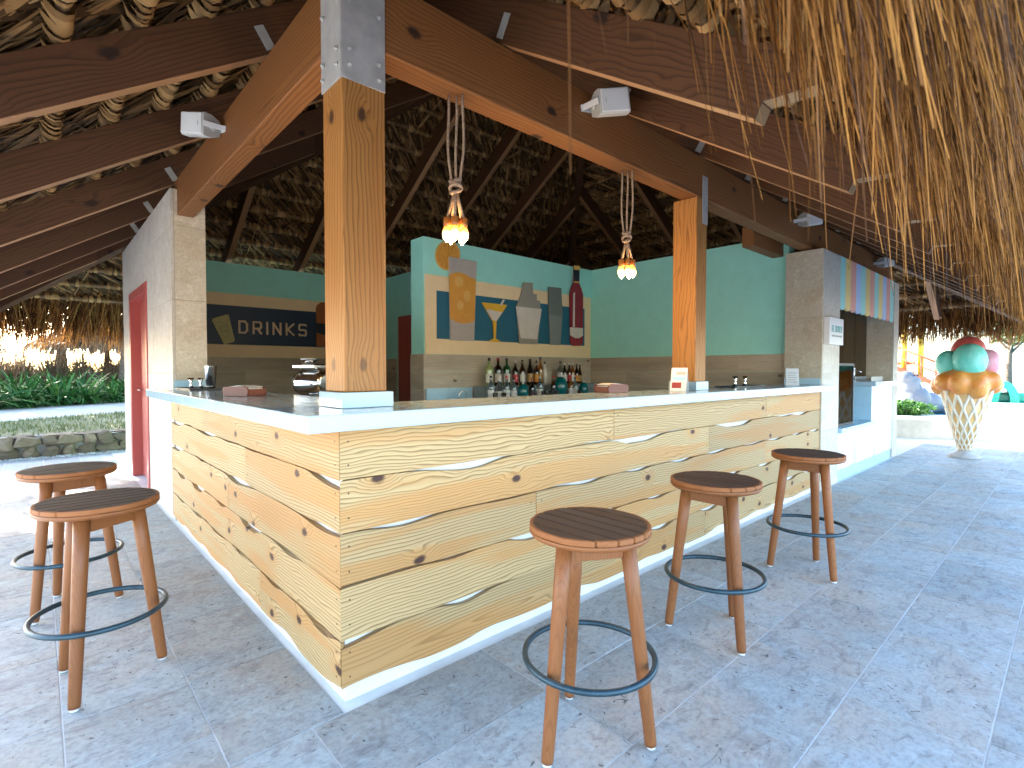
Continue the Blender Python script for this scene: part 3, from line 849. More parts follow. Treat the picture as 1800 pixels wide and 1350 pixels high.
# sides: origin corner, along vector, inward vector, length
SIDES = {
    'front': (Vector((X0, Y0, 0)), Vector((1, 0, 0)), Vector((0, 1, 0)), X1 - X0),
    'left': (Vector((X0, Y1, 0)), Vector((0, -1, 0)), Vector((1, 0, 0)), Y1 - Y0),
    'back': (Vector((X1, Y1, 0)), Vector((-1, 0, 0)), Vector((0, -1, 0)), X1 - X0),
    'right': (Vector((X1, Y0, 0)), Vector((0, 1, 0)), Vector((-1, 0, 0)), Y1 - Y0),
}
def inmax(side, t):
    L = SIDES[side][3]
    return max(0.0, min(t, L - t, HALF))
def rafter(side, t, w_=0.075):
    o, al, inn_, L = SIDES[side]
    q = inmax(side, t) - 0.03
    if q < 0.5: return
    # local frame: x down-slope (from upper end to tail), y along, z normal
    ex = (-inn_ * ca + Vector((0, 0, -sa))); ez = (-inn_ * sa * -1); 
    ez = Vector((0, 0, ca)) - inn_ * sa
    ey = ez.cross(ex)
    org = o + al * t
    zt = lambda a: ZE + SLOPE * a + VT
    zb_ = lambda a: ZE + SLOPE * a
    prof = [(q, zt(q)), (0.03, zt(0.03)), (0.03, zb_(0.25) + 0.035), (0.225, zb_(0.25) + 0.048), (0.25, zb_(0.25)), (q, zb_(q))]
    o0 = org + inn_ * q + Vector((0, 0, zt(q)))
    loc = []
    for a, z in prof:
        p = org + inn_ * a + Vector((0, 0, z)) - o0
        loc.append((p.dot(ex), p.dot(ez)))
    ob = MB().prism(loc, lambda p: (p[0], -w_ / 2, p[1]), lambda p: (p[0], w_ / 2, p[1])).build('rafter', M['rafter'], roof, bev=0.004)
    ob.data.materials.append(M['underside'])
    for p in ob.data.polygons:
        if p.normal.z < -0.9: p.material_index = 1  # downward faces get the wood with bounce light painted in
    ob.matrix_world = Matrix.Translation(o0) @ Matrix((ex, ey, ez)).transposed().to_4x4()
    # pale cut faces of the tail
    pts = [(p.x, p.z) for p in [Vector((l[0], 0, l[1])) for l in (loc[3], loc[4])]]
    tail = MB()
    e = 0.0015
    A, B, C_ = loc[2], loc[3], loc[4]
    tail.add([(A[0] - e, -w_ / 2 + .003, A[1] - e), (A[0] - e, w_ / 2 - .003, A[1] - e), (B[0], w_ / 2 - .003, B[1] - e), (B[0], -w_ / 2 + .003, B[1] - e), (C_[0] + e, -w_ / 2 + .003, C_[1] + e), (C_[0] + e, w_ / 2 - .003, C_[1] + e)],
             [(0, 1, 2, 3), (3, 2, 5, 4)])
    tl_ = tail.build('cut_face', M['rawend'], ob)
    if side in ('front', 'left'):
        pb_ = org + inn_ * (EAVE - 0.03) + Vector((0, 0, ZB + 0.075)) - o0
        bx, bz = pb_.dot(ex), pb_.dot(ez)
        sgn = (al.dot(ey) > 0)
        ysd = -1 if side == 'front' else 1
        yy = w_ / 2 * (1 if (al.dot(ey) * ysd) > 0 else -1)
        s_ = 1 if yy > 0 else -1
        MB().box(bx - 0.05, bx + 0.0, min(yy, yy + s_ * 0.003), max(yy, yy + s_ * 0.003), bz - 0.06, bz + 0.05).build('bracket', M['steel'], ob)
for x in (-0.05, 0.9, 1.88, 2.84, 3.68, 4.5, 5.3, 6.1, 6.95, 7.8, 8.7):
    rafter('front', x - X0)
for y in (-0.25, 0.98, 2.16, 3.42, 4.62, 5.65, 6.6):
    rafter('left', Y1 - y)
for x in [0.2 + 1.02 * i for i in range(9)]:
    rafter('back', X1 - x)
for y in [-0.3 + 1.1 * i for i in range(7)]:
    rafter('right', y - Y0)
# hips
RZ = ZE + SLOPE * HALF
hips = [((X0, Y0), (X0 + HALF, Y0 + HALF)), ((X0, Y1), (X0 + HALF, Y1 - HALF)), ((X1, Y0), (X1 - HALF, Y0 + HALF)), ((X1, Y1), (X1 - HALF, Y1 - HALF))]
for (ea, eb) in hips:
    a = Vector((*ea, ZE)); b_ = Vector((*eb, RZ))
    d = (b_ - a).normalized(); h = Vector((0, 0, 1)).cross(d).normalized(); n_ = d.cross(h)
    a2 = a + d * 0.12
    L = (b_ - a2).length
    ob = MB().box(0, L, -0.05, 0.05, -0.02, 0.22).build('hip_rafter', M['rafter'], roof, bev=0.004)
    ob.matrix_world = Matrix.Translation(a2 + Vector((0, 0, 0.01))) @ Matrix((d, h, n_)).transposed().to_4x4()
MB().box(X0 + HALF - 0.1, X1 - HALF + 0.1, -0.06, 0.06, 0, 0.3).build('ridge_beam', M['rafter'], roof).location = (0, Y0 + HALF, RZ - 0.1)

# battens wrapped with folded palm leaf, parallel to the eaves, lying on the rafters
def batten(side, a, r=0.024):
    o, al, inn_, L = SIDES[side]
    t0, t1 = a + 0.02, L - a - 0.02
    if t1 - t0 < 0.3: return
    ez = Vector((0, 0, ca)) - inn_ * sa
    dn = -inn_ * ca + Vector((0, 0, -sa))
    c = o + inn_ * a + Vector((0, 0, ZE + SLOPE * a + VT)) + ez * (r + 0.004)
    pole = MB().tube([c + al * (t0 + (t1 - t0) * i / 6) + ez * random.uniform(-.004, .004) for i in range(7)], r, 6).build('batten', M['pole'], roof)
    # bands: arcs below the pole
    mid = c + al * ((t0 + t1) / 2)
    near_side = side in ('front', 'left')
    pitch = 0.052 if (near_side and a < 2.4) else 0.07
    n = int((t1 - t0) / pitch)
    ts = t0 + (np.arange(n) + RNG.uniform(0.1, 0.9, n)) * pitch
    m = 8
    th = np.linspace(R(-145), R(145), m)[None, :] + RNG.normal(0, 0.12, (n, 1))
    rad = (r + 0.008 + RNG.uniform(0, 0.010, n))[:, None] * (1 + 0.9 * np.clip(np.abs(th) - R(95), 0, None))
    skew = RNG.normal(0, 0.012, (n, 1)) * np.linspace(-1, 1, m)[None, :]
    A3, E3, D3, C3 = (np.array(q) for q in (al, ez, dn, c))
    cent = C3 + (ts[:, None] + skew)[..., None] * A3 + (rad * np.sin(th))[..., None] * D3 - (rad * np.cos(th))[..., None] * E3
    wd_ = np.repeat(RNG.uniform(0.034, 0.056, n)[:, None], m, 1) * (1 - 0.75 * np.clip((np.abs(np.linspace(-1, 1, m)) - .7) / .3, 0, 1))[None, :]
    v, f_ = ribbons(cent, np.tile(A3, (n, 1)) + RNG.normal(0, .12, (n, 3)), wd_)
    tag(np_mesh('leaf_band', v, f_, M['wrap'], pole, True), kind='stuff')
for sd_ in SIDES:
    a = 0.16
    while a < HALF - 0.2:
        batten(sd_, a)
        a += 0.262

# lining of folded leaf strips above the battens, seen from below
def lining(side, dens):
    o, al, inn_, L = SIDES[side]
    A3, I3, O3 = np.array(al), np.array(inn_), np.array(o)
    ez = np.array(Vector((0, 0, ca)) - inn_ * sa); up_s = np.array(inn_ * ca + Vector((0, 0, sa)))
    N = int(L * HALF / ca * dens)
    t = RNG.uniform(0, L, N); a = RNG.uniform(-0.05, HALF, N)
    ok = (t > a - 0.1) & (t < L - a + 0.1)
    t, a = t[ok], a[ok]; n = len(t)
    q = np.where(RNG.random(n) < .92, RNG.normal(0.8, 0.13, n), RNG.normal(-0.4, 0.5, n))      # angle from down-slope
    ln = RNG.uniform(0.28, 0.70, n)
    d = np.cos(q)[:, None] * up_s + np.sin(q)[:, None] * A3
    s_ = np.cos(q)[:, None] * A3 - np.sin(q)[:, None] * up_s
    tilt = RNG.normal(0, 0.28, n)
    s_ = s_ * np.cos(tilt)[:, None] + ez * np.sin(tilt)[:, None]
    h = 0.065 + RNG.uniform(0, 0.085, n)
    c = O3 + t[:, None] * A3 + a[:, None] * I3 + (ZE + SLOPE * a + VT)[:, None] * np.array([0, 0, 1]) + h[:, None] * ez
    u = np.linspace(-.5, .5, 4)
    cent = c[:, None, :] + (ln[:, None] * u)[..., None] * d[:, None, :] + (0.03 * (u[None, :] * 2) ** 2 * RNG.uniform(-.3, 1, (n, 1)))[..., None] * ez
    wd_ = RNG.uniform(0.014, 0.044, n)[:, None] * np.array([.6, 1, .9, .3])[None, :]
    v, f_ = ribbons(cent, s_, wd_)
    tag(np_mesh('leaf_lining', v, f_, M['lining'], roof), kind='stuff')
    # thin midrib rods lying along the slope direction under the leaves
    N = int(L * HALF * 3.2)
    t = RNG.uniform(0, L, N); a = RNG.uniform(0, HALF, N); ok = (t > a) & (t < L - a); t, a = t[ok], a[ok]; n = len(t)
    q = RNG.normal(0, 0.22, n); ln = RNG.uniform(.4, 1.1, n)
    d = np.cos(q)[:, None] * up_s + np.sin(q)[:, None] * A3
    s_ = np.cos(q)[:, None] * A3 - np.sin(q)[:, None] * up_s
    c = O3 + t[:, None] * A3 + a[:, None] * I3 + (ZE + SLOPE * a + VT)[:, None] * np.array([0, 0, 1]) + 0.052 * ez
    cent = c[:, None, :] + (ln[:, None] * u)[..., None] * d[:, None, :] + (0.012 * np.cos(u * 5))[None, :, None] * ez
    v, f_ = ribbons(cent, s_, np.full((n, 4), 0.008))
    tag(np_mesh('leaf_midrib', v, f_, M['wrap'], roof), kind='stuff')
lining('front', 560); lining('left', 560); lining('back', 300); lining('right', 300)

# thatch body (closed shell above the lining)
up1, up2 = VT + 0.15, VT + 0.42
def hipshell(off, ins):
    x0, y0, x1, y1 = X0 + ins, Y0 + ins, X1 - ins, Y1 - ins
    z = ZE + SLOPE * ins + off
    return [(x0, y0, z), (x1, y0, z), (x1, y1, z), (x0, y1, z), (X0 + HALF, Y0 + HALF, RZ + off), (X1 - HALF, Y0 + HALF, RZ + off)]
lo_, hi_ = hipshell(up1, 0.06), hipshell(up2, -0.16)
fs = [(0, 1, 5, 4), (2, 3, 4, 5), (1, 2, 5), (3, 0, 4)]
MB().add(lo_ + hi_, [tuple(reversed(q)) for q in fs] + [tuple(i + 6 for i in q) for q in fs] + [(i, (i + 1) % 4, 6 + (i + 1) % 4, 6 + i) for i in range(4)]).build('thatch_body', M['core'], roof)

# drooping fringe
def fringe(side, dens, t_lo=0.0, t_hi=None, wmul=1.0, zmean=1.70):
    o, al, inn_, L = SIDES[side]
    t_hi = L if t_hi is None else t_hi
    A3, O3 = np.array(al), np.array(o); OUT = -np.array(inn_); Z = np.array([0, 0, 1.0])
    N = int((t_hi - t_lo) * dens)
    t = RNG.uniform(t_lo, t_hi, N)
    a = np.abs(RNG.normal(0, 0.30, N)) - 0.08            # inward distance of the root
    a = np.where(RNG.random(N) < 0.25, RNG.uniform(-0.22, 0.0, N), np.clip(a, -0.10, 0.9))
    lay = RNG.uniform(0, 1, N) ** 0.8
    z0 = ZE + SLOPE * a + VT + 0.06 + lay * 0.38
    clump = np.sin(t * 9.0 + 2 * np.sin(t * 3.1)) * 0.5 + np.sin(t * 23.0) * 0.5
    zend = zmean + 0.06 * clump + np.abs(RNG.normal(0, 0.14, N))
    longs = RNG.random(N) < 0.06
    zend = np.where(longs, zend - RNG.uniform(0.05, 0.28, N), zend)
    m = 6
    fr_ = np.linspace(0, 1, m)
    drop = z0 - zend
    lat = RNG.normal(0.03, 0.13, N) + 0.08 * np.sin(t * 5.0)
    outreach = np.clip(a + 0.15 + lay * 0.20 + RNG.normal(0, 0.07, N), 0.02, 1.2)
    curve = 1 - (1 - fr_) ** 1.6
    cent = (O3 + t[:, None, None] * A3 - (a[:, None, None]) * OUT)
    cent = cent + (outreach[:, None] * curve[None, :])[..., None] * OUT + (lat[:, None] * fr_[None, :] ** 1.3 * 1.0)[..., None] * A3
    cent = cent + (z0[:, None] - drop[:, None] * (0.5 * fr_ + 0.5 * fr_ ** 1.8)[None, :])[..., None] * Z
    cent = cent + RNG.normal(0, 0.006, cent.shape) * fr_[None, :, None]
    q = RNG.uniform(0, PI, N)
    s_ = np.cos(q)[:, None] * A3 + np.sin(q)[:, None] * OUT
    wd_ = RNG.uniform(0.004, 0.013, N)[:, None] * wmul * np.array([1, 1, .95, .8, .55, .2])[None, :]
    v, f_ = ribbons(cent, s_, wd_)
    tag(np_mesh('eave_fringe', v, f_, M['thatch'], roof), kind='stuff')
fringe('front', 4800, wmul=0.68)
fringe('left', 1300, zmean=1.62)
fringe('back', 1300, wmul=1.3, zmean=1.58)
fringe('right', 1200, wmul=1.3, zmean=1.62)

# ------------------------------------------------------------------ bar stools
def slat_poly(y0, y1, r):
    pts = []
    n = 9
    for i in range(n + 1):
        y = y0 + (y1 - y0) * i / n
        pts.append((math.sqrt(max(r * r - y * y, 0)), y))
    for i in range(n, -1, -1):
        y = y0 + (y1 - y0) * i / n
        pts.append((-math.sqrt(max(r * r - y * y, 0)), y))
    out = []
    for p in pts:
        if not out or (abs(p[0] - out[-1][0]) + abs(p[1] - out[-1][1])) > 1e-5: out.append(p)
    return out
SEAT = 0.735
st0 = thing('bar_stool', '', 'bar stool', group='bar stools drawn up to the bar')
rs = 0.203
# round rim body below the slats' top surface, then slats let into it
prof = [(0.0, -0.040), (rs - 0.016, -0.040), (rs - 0.006, -0.036), (rs, -0.028), (rs, -0.0205), (rs - 0.004, -0.0195), (0.0, -0.0195)]
rim = MB().lathe(prof, 56).build('seat_rim', M['teakrim'], st0); rim.location = (0, 0, SEAT)
ns = 7; wsl = 2 * (rs - 0.003) / ns
for i in range(ns):
    y0 = -(rs - 0.003) + i * wsl
    o = MB().prism(slat_poly(y0 + 0.0022, y0 + wsl - 0.0022, rs - 0.0005), lambda p: (p[0], p[1], -0.0192), lambda p: (p[0], p[1], 0.0)).build('seat_slat', M['teaktop'], st0, bev=0.006, seg=3)
    o.location = (0, 0, SEAT)
legs = []
for k in range(3):
    q = 2 * PI * k / 3
    top = Vector((0.125 * math.cos(q), 0.125 * math.sin(q), SEAT - 0.041)); bot = Vector((0.205 * math.cos(q), 0.205 * math.sin(q), 0.014))
    lg = MB().tube([bot, bot + (top - bot) * 0.02, bot + (top - bot) * 0.7, top], [0.0185, 0.0198, 0.0248, 0.0268], 16).build('leg', M['teak'], st0)
    MB().tube([(bot.x, bot.y, 0.005), (bot.x, bot.y, 0.015)], 0.0155, 12).build('glide', M['plastic'], lg)
    legs.append((top, bot))
for k in range(3):
    a, b_ = legs[k][0], legs[(k + 1) % 3][0]
    z = SEAT - 0.073
    d = (b_ - a); d.z = 0; L = d.length; d.normalize(); nrm = Vector((0, 0, 1)).cross(d)
    mid = (a + b_) / 2; mid.z = z
    MB().obox(mid, d * (L / 2 - 0.012), nrm * 0.010, (0, 0, 0.031)).build('apron', M['teak'], st0, bev=0.002)
MB().torus((0, 0, 0.285), 0.218, 0.0105, 64, 10).build('foot_ring', M['ring'], st0)
SP = [((0.545, -0.722), PI, 'round teak bar stool on the kiosk side of the bar, beside the corner'),
      ((1.534, -0.676), 0.0, 'round teak bar stool standing between two other stools along the bar'),
      ((2.697, -0.70), 0.03, 'round teak bar stool closest to the striped kiosk'),
      ((-0.651, 0.807), 0.05, 'round teak bar stool on the door side of the bar, beside the corner'),
      ((-0.71, 1.75), R(-15), 'round teak bar stool on the door side of the bar, closest to the red door')]
for i, ((x, y), rz, lb) in enumerate(SP):
    wdir = PI / 2 if y < 0 else R(4)
    if i == 0: rt_ = st0; st0.location = (x, y, 0); st0.rotation_euler = (0, 0, rz); st0['label'] = lb
    else: rt_ = dup(st0, (x, y, 0), rz, lb)
    for ch in rt_.children:
        if ch.name.startswith('seat'): ch.rotation_euler = (0, 0, wdir - rz)

# ------------------------------------------------------------------ pendant lamps
def pendant(x, y, label, seed):
    r = random.Random(seed)
    t = thing('pendant_lamp', label, 'lamp', (x, y, 0), group='rope pendant lamps hung from the beam')
    zt, zk, zs = 2.52, 2.10, 1.955
    offs = [(-0.026, 0.020), (0.003, -0.002), (0.024, -0.026)]
    for ox, oy in offs:
        pts = []
        for i in range(9):
            f = i / 8
            sp = 0.75 + 0.25 * f
            q = 1.0 if f < 0.6 else 1 - (f - 0.6) / 0.4 * 0.45
            pts.append((ox * q + 0.004 * math.sin(6 * f + ox * 200), oy * q, zt - (zt - zk) * f))
        MB().tube(pts, 0.0062, 7).build('rope', M['rope'], t)
    # knot: a few wrapped turns
    kn = MB()
    for k, (tilt, zz, rr) in enumerate(((0.5, 0.028, .022), (-0.45, 0.012, .026), (0.35, -0.006, .027), (-0.5, -0.022, .022))):
        pts = [(rr * math.cos(q), rr * 0.9 * math.sin(q), zk + zz + tilt * rr * math.cos(q + k)) for q in [2 * PI * i / 16 for i in range(17)]]
        kn.tube(pts, 0.0088, 7)
    kn.build('knot', M['rope'], t)
    n = 5
    for i in range(n):
        q = 2 * PI * i / n + 0.3
        bx, by = 0.043 * math.cos(q), 0.036 * math.sin(q)
        MB().tube([(bx * .15, by * .15, zk - 0.02), (bx * .45, by * .45, zk - 0.07), (bx * .95, by * .95, zs)], 0.0058, 7).build('cord', M['rope'], t)
        sk = MB().lathe([(0.010, 0.0), (0.0165, -0.004), (0.0175, -0.03), (0.0165, -0.042), (0.012, -0.044)], 12, (bx, by, zs)).build('socket', M['amber'], t)
        bl = MB().lathe([(0.011, -0.044), (0.015, -0.055), (0.0195, -0.072), (0.0185, -0.088), (0.014, -0.102), (0.003, -0.108)], 14, (bx * 1.08, by * 1.08, zs)).build('bulb', M['bulb'], t)
        MB().tube([(bx * 1.08, by * 1.08, zs - 0.113), (bx * 1.08, by * 1.08, zs - 0.1075)], 0.0045, 6).build('bulb_tip', M['filament'], bl)
    ld = bpy.data.lights.new('lamp_glow', 'POINT'); ld.energy = 2.0; ld.color = (1.0, 0.62, 0.25); ld.shadow_soft_size = 0.05
    lo = bpy.data.objects.new('lamp_glow', ld); COL.objects.link(lo); lo.parent = t; lo.location = (0, 0, zs - 0.17)
pendant(0.628, 0.145, 'rope pendant lamp with glowing bulbs beside the thick corner post', 1)
pendant(1.978, 0.145, 'rope pendant lamp with glowing bulbs beside the slim second post', 2)

# ------------------------------------------------------------------ loudspeakers
def speaker(loc, rz, tilt, label):
    t = thing('loudspeaker', label, 'speaker', loc, rz, group='white loudspeakers screwed to the beams')
    # local: -y is forwards (away from the beam), z up; bracket behind
    fr = [(-0.075, -0.05), (0.075, -0.05), (0.085, -0.04), (0.085, 0.02), (0.055, 0.10), (-0.055, 0.10), (-0.085, 0.02), (-0.085, -0.04)]
    body = MB().prism([(x, y) for x, y in fr], lambda p: (p[0], p[1], -0.115), lambda p: (p[0], p[1], 0.115)).build('cabinet', M['greyplastic'], t, bev=0.016, seg=3)
    grille = MB().box(-0.074, 0.074, -0.060, -0.0495, -0.104, 0.104).build('grille', M['plastic'], body, bev=0.012, seg=3)
    MB().box(-0.016, 0.016, -0.0625, -0.0605, -0.075, -0.069).build('badge', M['greyplastic'], grille)
    for s in (-1, 1):
        MB().lathe([(0.001, 0.016), (0.026, 0.014), (0.030, 0.004), (0.030, -0.004)] if s > 0 else [(0.030, 0.004), (0.030, -0.004), (0.026, -0.014), (0.001, -0.016)], 18, (0, 0.03, s * 0.122)).build('knob', M['greyplastic'], body)
    for o in [body]:
        o.rotation_euler = (tilt, 0, 0); o.location = (0, -0.155, 0)
    br = MB()
    br.box(-0.022, 0.022, -0.012, 0.0, -0.15, 0.15)
    br.box(-0.020, 0.020, -0.15, -0.012, 0.139, 0.146); br.box(-0.020, 0.020, -0.15, -0.012, -0.146, -0.139)
    b_ = br.build('bracket', M['plastic'], t, bev=0.002)
    for z in (-0.11, -0.05, 0.05, 0.11):
        MB().tube([(0, -0.012, z), (0, -0.015, z)], 0.006, 8).build('screw', M['steel'], b_)
    return t
# horizontal mount: cabinets lie on their side along the beam
def mount(loc, rz, tilt, roll, label):
    t = speaker(loc, rz, tilt, label)
    t.rotation_euler = (0, roll, rz); t.scale = (0.8, 0.8, 0.8)
    return t
mount((1.56, YB0 - 0.001, 2.735), 0.0, R(28), R(78), 'white loudspeaker on the long beam between the two pendant lamps')
mount((4.75, YB0 - 0.001, 2.72), 0.0, R(28), R(78), 'white loudspeaker on the long beam above the stone pillar')
mount((7.65, YB0 - 0.001, 2.71), 0.0, R(28), R(78), 'white loudspeaker on the long beam above the striped awning')
mount((XB0 - 0.001, 1.82, 2.74), -PI / 2, R(28), R(-78), 'white loudspeaker on the beam that runs into the travertine wall')

# ------------------------------------------------------------------ things on the counter
ZC = 1.1008
def mat_tray(x, y, sx, sy, rz, label):
    t = thing('bar_mat', label, 'bar mat', (x, y, ZC), rz)
    MB().box(-sx, sx, -sy, sy, 0, 0.006).build('mat_base', M['blackmat'], t)
    e = MB()
    e.box(-sx, sx, -sy, -sy + .006, .0062, .012); e.box(-sx, sx, sy - .006, sy, .0062, .012); e.box(-sx, -sx + .006, -sy + .006, sy - .006, .0062, .012); e.box(sx - .006, sx, -sy + .006, sy - .006, .0062, .012)
    e.build('mat_edge', M['blackmat'], t)
mat_tray(0.10, 2.78, 0.11, 0.26, 0, 'black rubber bar mat on the counter against the travertine wall')
mat_tray(3.78, 0.20, 0.30, 0.09, 0, 'black rubber bar mat on the counter near the stone pillar')
def jigger(x, y, z, label, grp, s=1.0):
    o = MB().lathe([(0.017 * s, 0), (0.0205 * s, 0.002), (0.006 * s, 0.036 * s), (0.006 * s, 0.040 * s), (0.023 * s, 0.082 * s), (0.021 * s, 0.082 * s), (0.004 * s, 0.044 * s)], 18, (0, 0, 0)).build('jigger', M['chrome'])
    o.location = (x, y, z); tag(o, label, 'jigger', grp)
jigger(0.064, 2.86, ZC + 0.0065, 'steel double jigger on the black mat by the travertine wall', 'jiggers by the travertine wall')
jigger(0.118, 2.80, ZC + 0.0065, 'steel double jigger on the black mat by the travertine wall', 'jiggers by the travertine wall')
jigger(3.74, 0.23, ZC + 0.0065, 'steel double jigger on the black mat near the stone pillar', 'jiggers near the pillar', 1.1)
jigger(3.87, 0.20, ZC + 0.0065, 'steel double jigger on the black mat near the stone pillar', 'jiggers near the pillar', 1.1)
t = thing('shaker_tin', 'tall polished steel shaker tin on the mat by the travertine wall', 'shaker', (0.165, 2.70, ZC + 0.0065))
MB().lathe([(0.030, 0), (0.033, 0.004), (0.043, 0.172), (0.0445, 0.176), (0.041, 0.176), (0.031, 0.01)], 28).build('tin_body', M['chrome'], t)
MB().torus((0, 0, 0.018), 0.0345, 0.0018, 28, 6).build('base_ring', M['chrome'], t)
def napbox(x, y, rz, label):
    t = thing('napkin_box', label, 'napkin box', (x, y, ZC), rz)
    pr = [(-0.088, 0), (0.088, 0), (0.094, 0.03), (0.088, 0.052), (-0.06, 0.058), (-0.088, 0.05), (-0.094, 0.025)]
    b_ = MB()
    for yy in (-0.068, 0.058): b_.prism(pr, lambda p: (p[0], yy, p[1]), lambda p: (p[0], yy + 0.010, p[1]))
    b_.build('box_side', M['mahog'], t, bev=0.002)
    MB().box(-0.086, 0.086, -0.0575, 0.0575, 0.001, 0.009).build('box_base', M['mahog'], t)
    MB().box(-0.090, -0.080, -0.0575, 0.0575, 0.0095, 0.04).build('box_end', M['mahog'], t)
    nn = MB()
    for i in range(6): nn.box(-0.076, 0.090 + 0.003 * (i % 3), -0.055, 0.055, 0.010 + i * 0.006, 0.0145 + i * 0.006)
    nn.build('napkin_stack', M['white'], t)
    lid = [(-0.075, 0.049), (-0.02, 0.058), (0.04, 0.052), (0.095, 0.047), (0.095, 0.050), (0.04, 0.056), (-0.02, 0.062), (-0.075, 0.053)]
    MB().prism(lid, lambda p: (p[0], -0.0565, p[1]), lambda p: (p[0], 0.0565, p[1])).build('top_napkin', M['white'], t)
napbox(0.06, 1.42, R(118), 'red-brown wooden napkin box on the door-side counter')
napbox(1.99, 0.27, R(-8), 'red-brown wooden napkin box on the long counter between the posts')
# menu holders
def menu(x, y, rz, label, coloured):
    t = thing('menu_stand', label, 'menu stand', (x, y, ZC), rz)
    # two leaning sheets
    for s, mt in ((1, M['plastic']), (-1, M['plastic'])):
        pr = [(s * 0.062, 0.0005), (s * 0.065, 0.0005), (s * 0.0035, 0.165), (s * 0.0005, 0.165)]
        leaf = MB().prism(pr, lambda p: (p[0], -0.055, p[1]), lambda p: (p[0], 0.055, p[1])).build('card', mt, t)
        nx = s * 0.936; nz = 0.352
        def at(u, v, d): return (s * (0.065 - 0.0615 * v / 0.165) + nx * d, u, v + nz * d)
        if coloured:
            for (u0, u1, v0, v1, key) in ((-0.045, 0.02, 0.02, 0.06, 'art wine'), (-0.045, 0.045, 0.075, 0.10, 'teal'), (-0.02, 0.045, 0.115, 0.135, 'art grey')):
                q = [(u0, v0), (u1, v0), (u1, v1), (u0, v1)]
                MB().prism(q, lambda p: at(p[0], p[1], 0.0004), lambda p: at(p[0], p[1], 0.0012)).build('print_block', M[key], leaf)
        else:
            for i in range(5):
                v0 = 0.03 + i * 0.022
                q = [(-0.04, v0), (0.04 - 0.012 * (i % 2), v0), (0.04 - 0.012 * (i % 2), v0 + 0.008), (-0.04, v0 + 0.008)]
                MB().prism(q, lambda p: at(p[0], p[1], 0.0004), lambda p: at(p[0], p[1], 0.0012)).build('print_line', M['greyplastic'], leaf)
menu(2.60, 0.12, R(200), 'white menu card stand with coloured print beside the slim post', True)
menu(4.57, 0.05, R(205), 'grey folded menu tent near the stone pillar', False)

# juicer on a lower shelf behind the door-side counter
lowsh = MB().box(0.345, 0.80, 0.36, 3.15, 0.80, 0.85).build('work_shelf', M['steel'])
tag(lowsh, 'steel work shelf behind the door-side counter', 'shelf')
t = thing('citrus_juicer', 'polished chrome juicing machine standing behind the door-side counter', 'juicer', (0.55, 1.72, 0.851), R(205))
MB().box(-0.10, 0.10, -0.10, 0.12, 0.0, 0.05).build('juicer_base', M['chrome'], t, bev=0.012, seg=3)
MB().prism([(-0.075, 0.05), (0.075, 0.05), (0.055, 0.20), (-0.055, 0.20)], lambda p: (p[0], -0.01, p[1]), lambda p: (p[0], 0.10, p[1])).build('juicer_column', M['chrome'], t, bev=0.015, seg=3)
hd = MB().lathe([(0.05, -0.12), (0.078, -0.11), (0.088, -0.04), (0.088, 0.06), (0.075, 0.10), (0.04, 0.112), (0.001, 0.115)], 28).build('motor_head', M['chrome'], t); hd.rotation_euler = (R(90), 0, 0); hd.location = (0, 0.02, 0.31)
MB().torus((0, 0, 0.0), 0.045, 0.006, 28, 8).build('head_ring', M['blackmat'], hd).location = (0, 0, 0.106)
MB().box(-0.075, 0.075, -0.085, 0.10, 0.405, 0.44).build('hopper', M['chrome'], t, bev=0.01, seg=2)
MB().lathe([(0.03, 0.441), (0.06, 0.47), (0.062, 0.475), (0.05, 0.475)], 22).build('funnel', M['chrome'], t)
MB().box(-0.17, -0.105, -0.08, 0.09, 0.20, 0.40).build('side_tank', M['chrome'], t, bev=0.02, seg=3)

# ------------------------------------------------------------------ back bar with bottles
bc = thing('back_counter', 'pale blue back bar counter with a sink below the art panel', 'counter')
MB().box(2.34, 5.24, 2.50, 3.05, 0.84, 0.90).build('worktop', M['counter'], bc, bev=0.003)
MB().box(2.36, 5.22, 2.55, 3.05, 0.0, 0.838).build('cabinet', M['white'], bc)
MB().box(2.36, 3.0, 3.052, 3.072, 0.902, 1.045).build('blue_splash', M['blueblk'], bc)
MB().box(3.02, 5.24, 2.84, 3.05, 0.902, 1.06).build('bottle_step', M['art slate2'], bc)
t = thing('bar_tap', 'curved chrome swan-neck tap above the back bar sink', 'tap', (2.66, 2.86, 0.901))
pts = [(0, 0, 0), (0, 0, 0.06)] + [(0.055 - 0.055 * math.cos(q), -0.03 * math.sin(q) * 0.3, 0.06 + 0.055 * math.sin(q)) for q in [PI * i / 10 for i in range(11)]] + [(0.11, 0, 0.045)]
MB().tube(pts, 0.0085, 10).build('spout', M['chrome'], t)
MB().lathe([(0.024, 0), (0.024, 0.01), (0.014, 0.018), (0.012, 0.03)], 16).build('tap_base', M['chrome'], t)

def gl(name, c, r=0.06, tw=0.35):
    if name not in M:
        q = NT(name, r); q.col(c); q.b.inputs['Transmission Weight'].default_value = tw; q.b.inputs['IOR'].default_value = 1.45; q.b.inputs['Coat Weight'].default_value = 0.3
        M[name] = q.m
    return M[name]
gl('green glass', (0.02, 0.11, 0.04)); gl('dark glass', (0.012, 0.008, 0.006)); gl('pale green glass', (0.42, 0.52, 0.22)); gl('clear glass', (0.80, 0.87, 0.90), 0.03, 0.95); gl('amber glass', (0.32, 0.12, 0.02)); gl('brown glass', (0.06, 0.022, 0.008))
mm('label white', (0.72, 0.70, 0.65)); mm('label tan', (0.45, 0.27, 0.10)); mm('label red', (0.48, 0.03, 0.03)); mm('label orange', (0.72, 0.28, 0.03)); mm('label black', (0.02, 0.02, 0.025)); mm('milk', (0.70, 0.68, 0.64), 0.3)
